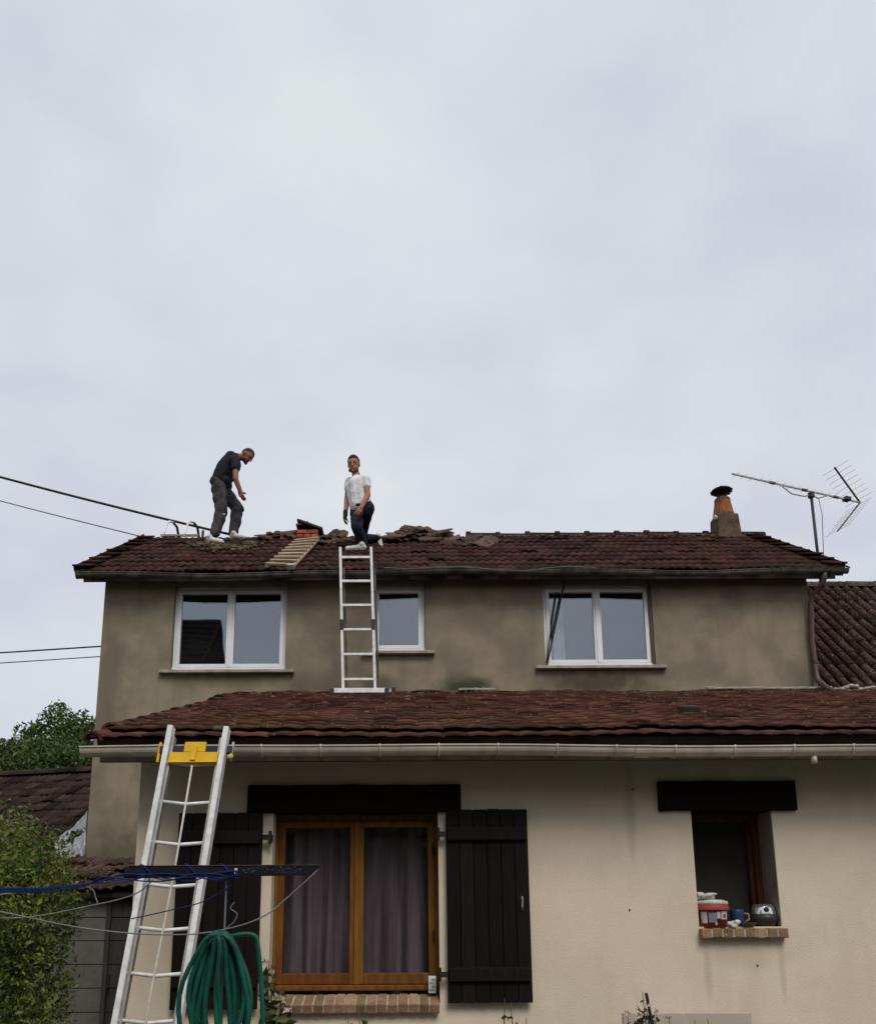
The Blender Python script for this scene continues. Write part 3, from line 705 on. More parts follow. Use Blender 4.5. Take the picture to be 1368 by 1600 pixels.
# big wooden window
def wooden_window():
    x0, x1, z0, z1 = H[0]; y = LY0 + .13; z0 = 1.105
    wn = MB(); f = .034
    x0 += .003; x1 -= .003
    wn.box((x0, y, z0 + .02), (x0 + f, y + .07, z1 - .002)).box((x1 - f, y, z0 + .02), (x1, y + .07, z1 - .002)).box((x0 + f, y, z1 - .05), (x1 - f, y + .07, z1 - .002)).box((x0 + f, y, z0 + .02), (x1 - f, y + .07, z0 + .058))
    root = wn.build('window', 'window_wood', ext, bevel=.004)
    m_ = (x0 + x1) / 2 + .005; s = .046; za, zb = z0 + .062, z1 - .052; ya = y - .012
    for a, b in ((x0 + f - .012, m_ - .003), (m_ + .003, x1 - f + .012)):
        sa = MB().box((a, ya, za), (a + s, ya + .055, zb)).box((b - s, ya, za), (b, ya + .055, zb)).box((a + s, ya, za), (b - s, ya + .055, za + .075)).box((a + s, ya, zb - s), (b - s, ya + .055, zb)).build('sash', 'window_wood', root, bevel=.005)
        MB().box((a + s - .006, ya + .02, za + .068), (b - s + .006, ya + .036, zb - s + .006)).build('pane', 'pane_low', root)
    MB().box((m_ - .016, ya - .014, za), (m_ + .016, ya - .0015, zb)).build('meeting_bar', 'window_wood', root, bevel=.004)
    MB().box((x0 + .01, y - .045, z0 + .022), (x1 - .01, y - .0015, z0 + .06)).build('weather_bar', 'window_wood', root, bevel=.008)
    for zz in (1.45, 2.05): MB().tube([(x1 - f + .004, ya - .012, zz), (x1 - f + .004, ya - .012, zz + .08)], .008, 8).build('hinge', 'iron', root)
wooden_window()
tag(curtain_mesh(MB(), -.90, -.40, LY0 + .26, 1.16, 2.34, 2.2, .035, seed=3).build('curtain', 'curtain', smooth=True), 'grey net curtain behind the pane of the orange window next to the green hose', 'curtain')
tag(curtain_mesh(MB(), -.36, .15, LY0 + .27, 1.16, 2.34, 2.0, .03, seed=8).build('curtain', 'curtain', smooth=True), 'grey net curtain behind the pane of the orange window next to the open right shutter', 'curtain')

# shutters
def shutter(x0, x1, z0, z1, hinge_left):
    y1 = LY0 - .030; y0 = y1 - .028
    root = MB().box((x0 + .01, y1 - .010, z0 + .01), (x1 - .01, y1 - .001, z1 - .01)).build('shutter', 'shutter', ext)
    n = 6; wd = (x1 - x0) / n
    for k in range(n):
        MB().box((x0 + k * wd + .002, y0, z0 + random.uniform(0, .004)), (x0 + (k + 1) * wd - .002, y1 - .011, z1 - random.uniform(0, .004))).build('plank', 'shutter', root, bevel=.004)
    for zz in (z0 + .185, z1 - .175):
        MB().box((x0 + .012, y0 - .026, zz - .045), (x1 - .012, y0 - .0005, zz + .045)).build('batten', 'shutter', root, bevel=.006)
        hx = x0 if hinge_left else x1; s = -1 if hinge_left else 1
        h = MB().box((min(hx, hx + s * .055), y0 - .012, zz - .018), (max(hx, hx + s * .055), y0 + .002, zz + .018)).tube([(hx + s * .052, y0 + .0, zz - .045), (hx + s * .052, y0 + .0, zz + .045)], .012, 8)
        h.box((min(hx + s * .045, hx + s * .062), y0, zz - .02), (max(hx + s * .045, hx + s * .062), LY0 + .002, zz + .02))
        h.build('hinge', 'iron', root)
    return root
s1 = shutter(.245, .81, 1.055, 2.352, True); s2 = shutter(-1.60, -1.015, 1.02, 2.335, False)
MB().tube([(.755, LY0 - .062, 1.66), (.752, LY0 - .085, 1.68), (.755, LY0 - .085, 1.73), (.757, LY0 - .062, 1.75)], .006, 6).build('latch', 'alu_dull', s1)

for px, py in ((988, 1234), (983, 1422), (1183, 1509)):
    q = at(px, py, LY0); MB().ell((q.x, LY0 - .003, q.z), ((1, 0, 0), (0, 1, 0), (0, 0, 1)), (.006, .006, .007), 8, 6).build('wall_plug', 'iron', ext)
# brick sills
def brick_sill(x0, x1, z, n, tilt):
    y0, y1 = LY0 - .06, LY0 + .129
    wd = (x1 - x0) / n; d = Vector((0, math.cos(tilt), math.sin(tilt))); nn = Vector((0, -math.sin(tilt), math.cos(tilt)))
    root = MB().obox(((x0 + x1) / 2, (y0 + y1) / 2 - .003, z - .036), ((1, 0, 0), d, nn), ((x1 - x0) / 2 - .008, (y1 - y0) / 2 - .006, .026)).build('window_sill', 'mortar', ext)
    for k in range(n):
        c = Vector((x0 + (k + .5) * wd, (y0 + y1) / 2 - .003, z - .036 + random.uniform(-.003, .003)))
        MB().obox(c, ((1, 0, 0), d, nn), (wd / 2 - .006, (y1 - y0) / 2 - .001, .032)).build('brick', 'brick', root, bevel=.006)
brick_sill(-1.0, .195, 1.085, 17, rad(17)); brick_sill(1.952, 2.545, 1.540, 8, rad(1))

MB().box((H[1][1] - .004, LY0 + .004, H[1][2] + .002), (H[1][1] - .001, LY0 + .318, H[1][3] - .012)).build('reveal_lining', 'reveal', ext)  # thin darker taupe sheet over the right reveal only
# small window: inner frame with the casement swung open into the room
x0, x1, z0, z1 = H[1]; y = LY0 + .235
sw = MB().box((x0 + .003, y, z0 + .0), (x0 + .045, y + .06, z1 - .002)).box((x1 - .045, y, z0), (x1 - .003, y + .06, z1 - .002)).box((x0 + .045, y, z1 - .05), (x1 - .045, y + .06, z1 - .002)).box((x0 + .045, y, z0), (x1 - .045, y + .06, z0 + .04)).build('window', 'dark_wood', ext, bevel=.004)
hx = x1 - .05; sa = MB()
sa.bar((hx, y + .07, z0 + .06), (hx, y + .07, z1 - .06), .045, .045).bar((hx - .10, y + .46, z0 + .06), (hx - .10, y + .46, z1 - .06), .045, .045)
sa.bar((hx, y + .095, z0 + .08), (hx - .10, y + .435, z0 + .08), .04, .05).bar((hx, y + .095, z1 - .08), (hx - .10, y + .435, z1 - .08), .04, .05)
sa.build('sash', 'dark_wood', sw)
MB().add([(hx, y + .09, z0 + .08), (hx - .10, y + .44, z0 + .08), (hx - .10, y + .44, z1 - .08), (hx, y + .09, z1 - .08)], [(0, 1, 2, 3)]).build('pane', 'pane_low', sw)
tag(curtain_mesh(MB(), x0 - .05, x0 + .33, LY0 + .62, 1.40, 2.36, 3.2, .03, seed=5).build('curtain', 'curtain_blue', smooth=True), 'dark blue-grey curtain hanging inside the small kitchen window', 'curtain')

# ================================================================== NEIGHBOURING BUILDINGS
# right: barn with a steep rolled-tile roof behind the head of the lean-to
barn = thing('barn', (8.0, 12.6, 0), 'barn beside the brown downpipe with steep lichen-covered rolled tile roof', 'building')
BX0, BX1, BEY, BEZ = 5.24, 11.0, 10.16, 4.44
bs = rad(45); bev = Vector((0, math.cos(bs), math.sin(bs))); BRY = 12.62; BRZ = BEZ + (BRY - BEY)
MB().box((BX0 + .1, BEY + .15, 0), (BX1 - .1, 2 * BRY - BEY - .15, BEZ)).build('wall', 'far_wall', barn)
b_ = MB(); slab(b_, BX0 + .02, BX1, (BEY + .04, BEZ - .0), (BRY, BRZ - .04), .05); slab(b_, BX0 + .02, BX1, (2 * BRY - BEY - .04, BEZ), (BRY + .002, BRZ - .04), .05)
br = b_.build('roof', 'deck', barn)
bn = Vector((0, -math.sin(bs), math.cos(bs))); RP = .155
for c in range(36):                          # rows of half-round cover tiles running up the slope, over flat channels
    x = BX0 + .05 + c * RP
    if x < 7.2:
        k = 0; L = (BRY - BEY) / math.cos(bs); sv = 0
        while sv < L - .1:
            l = .36; p = Vector((x, BEY, BEZ)) + bev * (sv - .03) + bn * .012; q = p + bev * (l + .05) - bn * .010
            mb = MB(); j = Vector((random.uniform(-.005, .005), 0, random.uniform(-.003, .004))); pj, qj = p + j, q + j; o = len(mb.v)
            for pt, r_ in ((pj, .058), (qj, .050)):
                for rr in (r_, r_ - .014):
                    for a in range(7):
                        t = math.pi * a / 6; mb.v.append(pt + Vector((math.cos(t) * rr, 0, 0)) + bn * (math.sin(t) * rr))
            for a in range(6): mb.f += [(a, a + 1, a + 15, a + 14), (a + 8, a + 7, a + 21, a + 22), (a + 1, a, a + 7, a + 8)]
            mb.build('tile', 'tile_far', br, smooth=True); sv += l
    else:
        mb = MB(); mb.tube([Vector((x, BEY, BEZ)), Vector((x, BRY, BRZ))], .055, 10); stuff(mb.build('tile_row', 'tile_far', br, smooth=True))
mb = MB()
for k in range(13): half_round(mb, (BX0 + k * .45, BRY, BRZ - .02), (BX0 + k * .45 + .47, BRY, BRZ - .03), .12)
stuff(mb.build('ridge_tile_row', 'tile_far', br))
mb = MB()
for k in range(26): mb.ell((5.3 + k * .06, 10.10 + random.uniform(-.05, .04), 4.47 + random.uniform(-.03, .03)), ((1, 0, 0), (0, 1, 0), (0, 0, 1)), (.05, .05, .03), 6, 4)
stuff(mb.build('valley_mortar', 'mortar', br, smooth=True))

# left: neighbour's house beyond the corner
nb = thing('neighbour_house', (-8.5, 15.5, 0), 'low neighbouring house with dull brown tiled roof under the tree', 'house')
ya = rad(13); eu = Vector((math.cos(ya), -math.sin(ya), 0)); pr = Vector((math.sin(ya), math.cos(ya), 0))
ns = rad(33); nev = (pr * math.cos(ns) + Vector((0, 0, math.sin(ns)))).normalized()
nA = at(140, 1350, 12.4) + eu * .6
nO = nA - eu * 9.0
L = 3.80
def quadslab(mb, o, a, b, n, th):
    vs = [o, o + a, o + a + b, o + b]; return mb.add(vs + [v - n * th for v in vs], [(0, 1, 2, 3), (7, 6, 5, 4), (0, 4, 5, 1), (1, 5, 6, 2), (2, 6, 7, 3), (3, 7, 4, 0)])
nn = eu.cross(nev).normalized()
nevb = (-pr * math.cos(ns) + Vector((0, 0, math.sin(ns)))).normalized(); ridge_off = pr * (2 * L * math.cos(ns))
mb = MB(); quadslab(mb, nO + nev * .04 - nn * .02, eu * 9, nev * (L - .04), nn, .05)
quadslab(mb, nO + ridge_off - nn * 0 + Vector((0, 0, -.02)), eu * 9, nevb * (L - .002), nevb.cross(eu), .05)
nr = mb.build('roof', 'deck', nb)
lay_tiles(nr, 'tile_left', nO - nn * .01, eu, nev, 40, int(L / TE), 260, 2.0, rank=lambda q: -q[0])
mb = MB()
for k in range(20): half_round(mb, nO + nev * L + eu * (k * .45), nO + nev * L + eu * (k * .45 + .47), .11)
stuff(mb.build('ridge_tile_row', 'tile_left', nr))
mb = MB(); A = nO + pr * .3 + eu * .1; B = nO + pr * .3 + eu * 8.6; D = ridge_off - pr * .6
vs = [A, B, B + D, A + D]; zt = nO.z + .12
mb.add([(v.x, v.y, 0) for v in vs] + [(v.x, v.y, zt) for v in vs], [(0, 1, 5, 4), (1, 2, 6, 5), (2, 3, 7, 6), (3, 0, 4, 7), (4, 5, 6, 7)])
for E0, E1 in ((A, A + D), (B, B + D)):
    md = (E0 + E1) / 2; mb.add([(E0.x, E0.y, zt), (E1.x, E1.y, zt), (md.x, md.y, (nO + nev * L).z - .1)], [(0, 1, 2)])
mb.build('wall', 'far_wall', nb)

# left: tiled shed against the house wall
shed = thing('shed', (-3.0, 9.4, 0), 'small shed with pale mossy tiled roof and grey boarded front by the bush', 'shed')
SX0, SX1, SY0 = -4.45, -2.02, 8.75
s0z, s1z = at(150, 1392, SY0 - .15).z, at(150, 1338, 10.0).z
st = math.atan((s1z - s0z) / (10.06 - SY0 + .15)); sev = Vector((0, math.cos(st), math.sin(st))); sn = Vector((0, -math.sin(st), math.cos(st)))
sr = slab(MB(), SX0 - .1, SX1, (SY0 - .12, s0z - .03), (10.09, s1z - .03), .04).build('roof', 'deck', shed)
lay_tiles(sr, 'tile_far', (SX0 - .15, SY0 - .15, s0z - .01), (1, 0, 0), sev, int((SX1 - SX0 + .13) / TW), int((10.09 - SY0 + .12) / math.cos(st) / TE), 300, 4.0, lift=lambda c, r: random.uniform(0, .03))
mb = MB(); mb.box((SX0, SY0 + .04, 0), (SX0 + .1, 10.09, s0z - .06)).box((SX1 - .1, SY0 + .04, 0), (SX1 - .02, 10.09, s0z - .06)); mb.box((SX0 + .1, 9.98, 0), (SX1 - .1, 10.09, s0z + .1))
mb.build('wall', 'block', shed)
z = 0.02; 
xm = at(162, 1500, SY0).x
while z < s0z - .12:
    h = min(.235, s0z - .10 - z)
    MB().box((SX0, SY0, z), (xm - .006, SY0 + .038, z + h - .008)).build('front_board', 'block', shed, bevel=.004)
    MB().box((xm + .05, SY0 + random.uniform(-.004, .004), z), (SX1 - .04, SY0 + .038, z + h - .008)).build('door_board', 'timber', shed, bevel=.004); z += h
MB().box((xm, SY0 - .02, 0), (xm + .045, SY0 + .04, s0z - .1)).build('door_post', 'timber', shed, bevel=.004)
MB().tube([(xm + .075, SY0 - .02, 1.08), (xm + .075, SY0 - .05, 1.08), (xm + .075, SY0 - .05, .96), (xm + .075, SY0 - .02, .96)], .012, 6).build('door_handle', 'iron', shed)

# plastic sheet over the gap between neighbour's roof and shed
mb = MB(); n = 22
TL_, TR_, BL_, BR_ = at(80, 1322, 10.9), at(137, 1268, 10.6), at(92, 1348, 9.75), at(133, 1332, 9.85)
for j in range(n + 1):
    for i in range(n + 1):
        u, v = i / n, j / n
        p = (TL_ * (1 - u) + TR_ * u) * (1 - v) + (BL_ * (1 - u) + BR_ * u) * v
        fold = .035 * math.sin(u * 19 + 2 * math.sin(v * 3)) * (.3 + v) + .03 * math.sin(u * 7 + v * 5)
        mb.v.append(p + Vector((.25 * fold, -fold, .5 * fold - .10 * math.sin(math.pi * v) + random.uniform(-.008, .008))))
for j in range(n):
    for i in range(n): a = j * (n + 1) + i; mb.f.append((a, a + 1, a + n + 2, a + n + 1))
tag(mb.build('plastic_sheet', 'plastic_sheet', base=(BR_.x, BR_.y, BR_.z), smooth=True), 'crumpled milky plastic sheet draped between the brown roof and the shed', 'sheet')

# ================================================================== VEGETATION
def leaves(mb, lobes, n, size, shell=.55, r=None):
    r = r or np.random.default_rng(3)
    wts = np.array([a * b * c for (_, (a, b, c)) in lobes]); wts = wts / wts.sum()
    for _ in range(n):
        (c, rr) = lobes[r.choice(len(lobes), p=wts)]
        d = r.normal(size=3); d /= np.linalg.norm(d); k = shell + (1 - shell) * r.random() ** .6
        if r.random() < .06: k *= 1.12
        p = Vector((c[0] + d[0] * rr[0] * k, c[1] + d[1] * rr[1] * k, c[2] + d[2] * rr[2] * k))
        nrm_ = Vector(d) + Vector(r.normal(size=3)) * .8; nrm_.normalize()
        t = nrm_.orthogonal().normalized(); t = Matrix.Rotation(r.random() * 6.28, 3, nrm_) @ t; b = nrm_.cross(t)
        s = size * (.45 + 1.3 * r.random() ** 1.8)
        mb.add([p - t * s, p + b * s * .45 + nrm_ * s * .12, p + t * s, p - b * s * .45 + nrm_ * s * .12], [(0, 1, 2, 3)])
def limb(mb, a, b, r0, r1, n=5, wob=.06):
    a = Vector(a); b = Vector(b); pts = []
    for i in range(n + 1):
        t = i / n; p = a.lerp(b, t) + Vector((random.uniform(-1, 1), random.uniform(-1, 1), 0)) * wob * (0 < i < n); pts.append(p)
    mb.tube(pts, [r0 + (r1 - r0) * i / n for i in range(n + 1)], 8)
def tree(base, lobes, nleaf, size, label, seed, leafmat='leaf_tree'):
    t = thing('tree', base, label, 'tree'); tr = MB(); b = Vector(base)
    mid = b + (Vector(lobes[0][0]) - b) * .55; limb(tr, b, mid, .2, .13)
    for c, rr in lobes: limb(tr, mid, Vector(c), .10, .03); 
    for c, rr in lobes:
        for k in range(3): limb(tr, Vector(c), Vector(c) + Vector((random.uniform(-1, 1) * rr[0], random.uniform(-1, 1) * rr[1], random.uniform(.1, .9) * rr[2])), .03, .008, 3)
    tr.build('trunk', 'bark', t, smooth=True)
    cr = MB(); leaves(cr, lobes, nleaf, size, .45, np.random.default_rng(seed)); cr.build('crown', leafmat, t)
    return t
def L_(x, y, Y, rx, rz, ry=None): p = at(x, y, Y); return ((p.x, p.y, p.z), (rx, ry or rx, rz))
YT = 23.
tree((-9.9, YT, 0), [L_(88, 1160, YT, .8, 1.0), L_(60, 1165, YT, .55, .65), L_(112, 1160, YT - .3, .6, .7), L_(130, 1128, YT, .42, .40), L_(90, 1118, YT, .40, .45), L_(38, 1148, YT, .36, .40), L_(80, 1200, YT - .5, 1.5, .8), L_(120, 1200, YT, 1.2, .8), L_(145, 1160, YT, .6, .7)], 17000, .062,
     'dense green tree rising behind the low brown roof', 4)
tree((-12.2, YT - 1, 0), [L_(6, 1180, YT - 1, .5, .45), L_(-60, 1170, YT - 1, .9, .9), L_(20, 1172, YT - 1, .3, .32), L_(5, 1205, YT - 1, .9, .5)], 8000, .062,
     'smaller thin tree at the end of the low brown roof, beside the dense tree', 9)
# bush at the left
bush = thing('bush', (-2.9, 5.6, 0), 'large light green garden bush growing in front of the shed', 'bush')
bl = [L_(25, 1330, 5.5, .32, .25), L_(58, 1345, 5.45, .24, .22), L_(0, 1300, 5.6, .25, .2), L_(40, 1400, 5.4, .40, .3), L_(75, 1385, 5.5, .18, .18), L_(10, 1450, 5.4, .42, .35), L_(60, 1450, 5.5, .26, .25), L_(30, 1530, 5.5, .38, .35), L_(-40, 1400, 5.5, .5, .5), L_(60, 1540, 5.55, .2, .25),
      L_(-20, 1600, 5.5, .5, .5), L_(35, 1640, 5.5, .35, .4), L_(-60, 1500, 5.5, .5, .5), ((-2.7, 5.6, .35), (.45, .4, .35)), ((-3.1, 5.5, .5), (.5, .4, .5))]
mb = MB(); leaves(mb, bl, 34000, .0165, .5, np.random.default_rng(7)); mb.build('foliage', 'leaf_bush', bush)
mb = MB()
for c, rr in bl: limb(mb, (-2.85 + random.uniform(-.15, .15), 5.55, 0), c, .025, .008, 5, .05)
mb.build('stem', 'bark', bush, smooth=True)
mb = MB(); lf = MB(); rs = np.random.default_rng(21)
for k in range(18):
    c, rr = bl[int(rs.integers(0, 10))]; d = Vector(rs.normal(size=3)); d.z = abs(d.z) + .3; d.y -= .4; d.normalize()
    a = Vector(c) + Vector((d.x * rr[0], d.y * rr[1], d.z * rr[2])) * .8; b = a + d * (.05 + .10 * rs.random()) + Vector((0, 0, .04))
    mb.tube([a, a.lerp(b, .5) + Vector((.01, 0, .01)), b], [.004, .003, .0015], 5)
    for t in range(7): p_ = a.lerp(b, .25 + t * .125); leaves(lf, [((p_.x, p_.y, p_.z), (.018, .018, .015))], 2, .022, .7, rs)
stuff(mb.build('shoots', 'bark', bush)); stuff(lf.build('shoot_leaves', 'leaf_bush', bush))
# sprigs standing out of the bush
def stem_plant(name, base, stems, leafmat, label, cat, lsize=.03, nleaf=10, flowers=0, group=None):
    t = thing(name, base, label, cat, group); mb = MB(); lf = MB(); fl = MB(); r = np.random.default_rng(abs(hash(label)) % 1000 if False else len(label))
    for tip in stems:
        b = Vector(base) + Vector((random.uniform(-.05, .05), random.uniform(-.03, .03), 0)); tip = Vector(tip); md = b.lerp(tip, .55) + Vector((random.uniform(-.05, .05), random.uniform(-.03, .03), .05))
        pts = [b, b.lerp(md, .5), md, md.lerp(tip, .6), tip]; mb.tube(pts, [.008, .007, .006, .004, .002], 6)
        for k in range(nleaf):
            q = k / nleaf; p = md.lerp(tip, q * 1.05) if q > 0 else md
            leaves(lf, [((p.x, p.y, p.z), (.05, .05, .04))], 4, lsize, .6, r)
        if flowers and random.random() < flowers: leaves(fl, [((tip.x, tip.y, tip.z + .01), (.02, .02, .015))], 12, .016, .5, r)
    mb.build('stem', 'bark', t, smooth=True); lf.build('foliage', leafmat, t)
    if fl.v: stuff(fl.build('flowers', 'petal', t))
    return t
Yp = 5.45
stem_plant('climbing_plant', (at(430, 1590, Yp).x, Yp, 0), [at(a, b, Yp) for a, b in ((417, 1505), (425, 1525), (436, 1540), (428, 1560), (440, 1570), (415, 1545), (432, 1585), (446, 1582), (420, 1500))], 'leaf_vine', 'leafy climbing plant with pale flowers between the hose and the brick sill', 'plant', .030, 9, .7)
stem_plant('rose_bush', (at(1010, 1600, 5.2).x, 5.2, 0), [at(a, b, 5.2) for a, b in ((1003, 1550), (980, 1588), (1025, 1585), (1045, 1592), (1010, 1575), (996, 1590))], 'leaf_rose', 'sparse rose bush tied to a black stake below the small window', 'plant', .030, 5, .6)
stem_plant('rose_bush', (at(1095, 1600, 5.2).x, 5.2, 0), [at(a, b, 5.2) for a, b in ((1085, 1594), (1105, 1592))], 'leaf_rose', 'low leafy shoots in front of the taupe board', 'plant', .026, 4)
stem_plant('garden_plant', (at(555, 1600, 5.35).x, 5.35, 0), [at(a, b, 5.35) for a, b in ((545, 1583), (560, 1580), (570, 1588))], 'leaf_vine', 'small leafy plant under the brick sill of the orange window', 'plant', .028, 5)
stem_plant('garden_plant', (at(800, 1600, 5.35).x, 5.35, 0), [at(a, b, 5.35) for a, b in ((788, 1560), (797, 1566), (822, 1590))], 'leaf_vine', 'thin plant with few leaves under the open right shutter', 'plant', .026, 3, .5)
p = at(1009, 1552, 5.22); q = at(1018, 1600, 5.22)
tag(MB().tube([(q.x + .02, 5.22, 0), (q.x, 5.22, q.z), (p.x, 5.22, p.z)], .010, 8).build('stake', 'black_plastic', base=(q.x, 5.22, 0)), 'thin black garden stake standing in the rose bush', 'stake')
p0, p1 = at(972, 1583, 5.6), at(1172, 1583, 5.6)
tag(MB().obox(((p0.x + p1.x) / 2, 5.62, p0.z / 2 + .01), ((1, 0, 0), (0, 1, .03), (0, -.03, 1)), ((p1.x - p0.x) / 2, .018, p0.z / 2 - .01)).build('board', 'board', base=((p0.x + p1.x) / 2, 5.62, 0), bevel=.006), 'taupe board leaning on the cream wall behind the rose bush', 'board')

# ================================================================== BEHIND THE CAMERA (house mirrored in the panes; trees added to block low sky)
rh = thing('facing_house', (-8, -4, 0), 'tall house across the garden mirrored in the left upstairs window', 'house')
qx0, qx1 = -12.4, -5.95
MB().box((qx0, -6.0, 0), (qx1, -1.2, 8.3)).build('wall', 'far_wall', rh)
rr_ = MB(); slab(rr_, qx0 - .2, qx1 + .2, (-.9, 8.05), (-3.6, 10.75), .08); slab(rr_, qx0 - .2, qx1 + .2, (-6.3, 8.05), (-3.602, 10.75), .08)
rr_ = rr_.build('roof', 'tile_up', rh); mb = MB()
for k in range(11):
    y = -.85 - k * .25; mb.box((qx0 - .2, y - .03, 8.03 + (k * .25)), (qx1 + .2, y, 8.10 + (k * .25)))
stuff(mb.build('tile_courses', 'tile_left', rr_))
for k, (bx, by, lab) in enumerate(((-3.4, -6.0, 'leafy tree added behind the viewer to block low sky, next to the facing house'), (0.2, -7.0, 'leafy tree added behind the viewer to block low sky, facing the orange window'), (3.8, -7.2, 'leafy tree added behind the viewer to block low sky, facing the small window'),
                                   (7.6, -6.6, 'leafy tree added behind the viewer to block low sky, facing the barn'), (11.2, -5.0, 'leafy tree added behind the viewer to block low sky, at the far corner of the garden'))):
    t = thing('sky_blocker_tree', (bx, by, 0), lab, 'tree'); mb = MB(); limb(mb, (bx, by, 0), (bx, by, 4.5), .16, .05); mb.build('trunk', 'bark', t, smooth=True)  # added trees that darken the lower panes and the shade under the eaves
    mb = MB(); leaves(mb, [((bx + dx, by + dy, z_), (1.5, 1.0, 1.2)) for dx, dy, z_ in ((-1.1, 0, .9), (1.1, .2, .9), (0, .3, 2.0), (-1.1, 0, 2.8), (1.1, .1, 2.9), (0, -.3, 3.8), (-.9, .2, 4.6), (.9, 0, 4.7), (0, 0, 5.6))], 11000, .24, .15, np.random.default_rng(k)); mb.build('crown', 'leaf_tree', t)

# ================================================================== LADDERS
# aluminium ladder leaning on the lower gutter
A0, A1 = at(268, 1136, 5.235), at(352, 1138, 5.235)         # rail heads
B0, B1 = at(181, 1598, 4.93), at(281, 1598, 4.93)
wtop = (A1 - A0).length; A1 = A0 + (A1 - A0).normalized() * .36; B1 = B0 + (B1 - B0).normalized() * .36
t_ = -A0.z / (B0.z - A0.z); F0 = A0 + (B0 - A0) * t_; t1 = -A1.z / (B1.z - A1.z); F1 = A1 + (B1 - A1) * t1
lad = thing('ladder', ((F0.x + F1.x) / 2, F0.y, 0), 'long pale aluminium ladder with yellow top bracket leaning on the cream gutter', 'ladder')
side = (F1 - F0).normalized(); dl = (A0 - F0).normalized(); ln = side.cross(dl).normalized()
for a, b in ((F0, A0), (F1, A1)):
    MB().bar(a, b, .034, .075, side).build('rail', 'alu', lad, bevel=.004)
for a, b, s in ((F0, A0, 1), (F1, A1, -1)):      # inner flange of the second section
    d = (b - a).normalized(); a2 = a + d * .4 + side * s * .028 - ln * .01 * 0; b2 = b - d * .07 + side * s * .028
    MB().bar(a2 + ln * -.012, b2 + ln * -.012, .016, .05, side).build('inner_rail', 'alu_dull', lad, bevel=.003)
Lr = (A0 - F0).length; k = 0; s_ = Lr - .245
while s_ > .15:
    a = F0 + (A0 - F0) * (s_ / Lr) + side * .012; b = F1 + (A1 - F1) * (s_ / Lr) - side * .012; md = (a + b) / 2 - dl * .016
    MB().tube([a, md, b], .0115, 8).build('rung', 'alu', lad, smooth=True); s_ -= .262; k += 1
ca = (A0 + A1) / 2 - dl * .25 - ln * 0 + Vector((0, -.015, 0)); cbm = (F0 + F1) / 2 + dl * .3 + Vector((0, -.02, 0))
MB().tube([ca, ca.lerp(cbm, .3) + Vector((.006, 0, 0)), ca.lerp(cbm, .6) + Vector((-.006, 0, 0)), cbm], .007, 6).build('cord', 'rope', lad, smooth=True)
for p in (F0, F1): MB().bar(p, p + dl * .09, .034, .07, side).build('foot', 'black_plastic', lad, bevel=.004)
# yellow standoff between the rails
yb = MB(); c = (A0 + A1) / 2 - dl * .205 + Vector((0, -.012, 0)); hu = dl
def rect(u0, u1, v0, v1, dy=0, th=.012):
    return yb.obox(c + side * ((u0 + u1) / 2) + hu * ((v0 + v1) / 2) + ln * dy, (side, hu, ln), ((u1 - u0) / 2, (v1 - v0) / 2, th))
rect(-.155, .155, -.04, .028); rect(-.068, .068, .0285, .098, .0); rect(-.012, .020, -.035, .06, .022, .012)
rect(-.155, .155, -.048, -.041, .008, .018)
sf = yb.build('standoff', 'yellow', lad, bevel=.003)
MB().bar(c - side * .235 + hu * .052 + Vector((0, .035, 0)), c + side * .235 + hu * .052 + Vector((0, .035, 0)), .05, .03, hu).build('cross_bar', 'blue_dark', sf, bevel=.004)
for u in (-.235, .232):
    MB().bar(c + side * u + hu * -.03 + Vector((0, .03, 0)), c + side * u + hu * .105 + Vector((0, .03, 0)), .014, .014, side).build('hook', 'alu_dull' if u > 0 else 'yellow', sf)
MB().ell(c + side * .232 + hu * .0, (side, hu, ln), (.022, .018, .012), 8, 6).build('strap_end', 'lime', sf)
MB().ell(c + side * .035 + hu * .03 + ln * -.014, (side, hu, ln), (.008, .006, .004), 8, 6).build('bolt', 'dark_wood', sf)

# two-section ladder standing on the lean-to roof
bx = at(555, 1078, 9.72)
zr = LEZ + (9.60 - LEY) * LTAN + .05
a0, a1 = at(536, 1075, 9.66), at(577, 1075, 9.66); t0, t1 = at(531.5, 856, 9.52), at(577.5, 856, 9.52)
l2 = thing('ladder', ((a0.x + a1.x) / 2, 9.66, zr), 'aluminium ladder standing on the lean-to roof against the upper gutter', 'ladder')
W2 = .385
def rails(p0, p1, q0, q1, mat, nm, wd=.030, th=.055):
    out_ = []
    for a, b in ((p0, q0), (p1, q1)): out_.append(MB().bar(a, b, wd, th).build(nm, mat, l2, bevel=.003))
foot = Vector((a0.x, 9.66, zr + .03)); foot1 = foot + Vector((W2, 0, 0))
top0 = at(531.5, 856, 9.66); top1 = top0 + Vector((W2, 0, 0)); top0.x += .0
m0, m1 = foot.lerp(top0, .44), foot1.lerp(top1, .44)
rails(foot, foot1, m0, m1, 'alu', 'rail'); m2, m3 = foot.lerp(top0, .475), foot1.lerp(top1, .475)
rails(m2, m3, top0, top1, 'alu', 'rail')
o_ = Vector((.035, .16, .0)); o2 = Vector((.035, .035, 0))
rails(foot + o_ + Vector((0, 0, .03)), foot1 + o_ + Vector((0, 0, .03)), foot.lerp(top0, .86) + o2, foot1.lerp(top1, .86) + o2, 'zinc', 'rear_rail', .024, .03)
for a in (m0, m1): MB().bar(a - Vector((0, 0, .05)), a + Vector((0, 0, .085)), .042, .066).build('hinge_lock', 'black_plastic', l2, bevel=.004)
n = 6
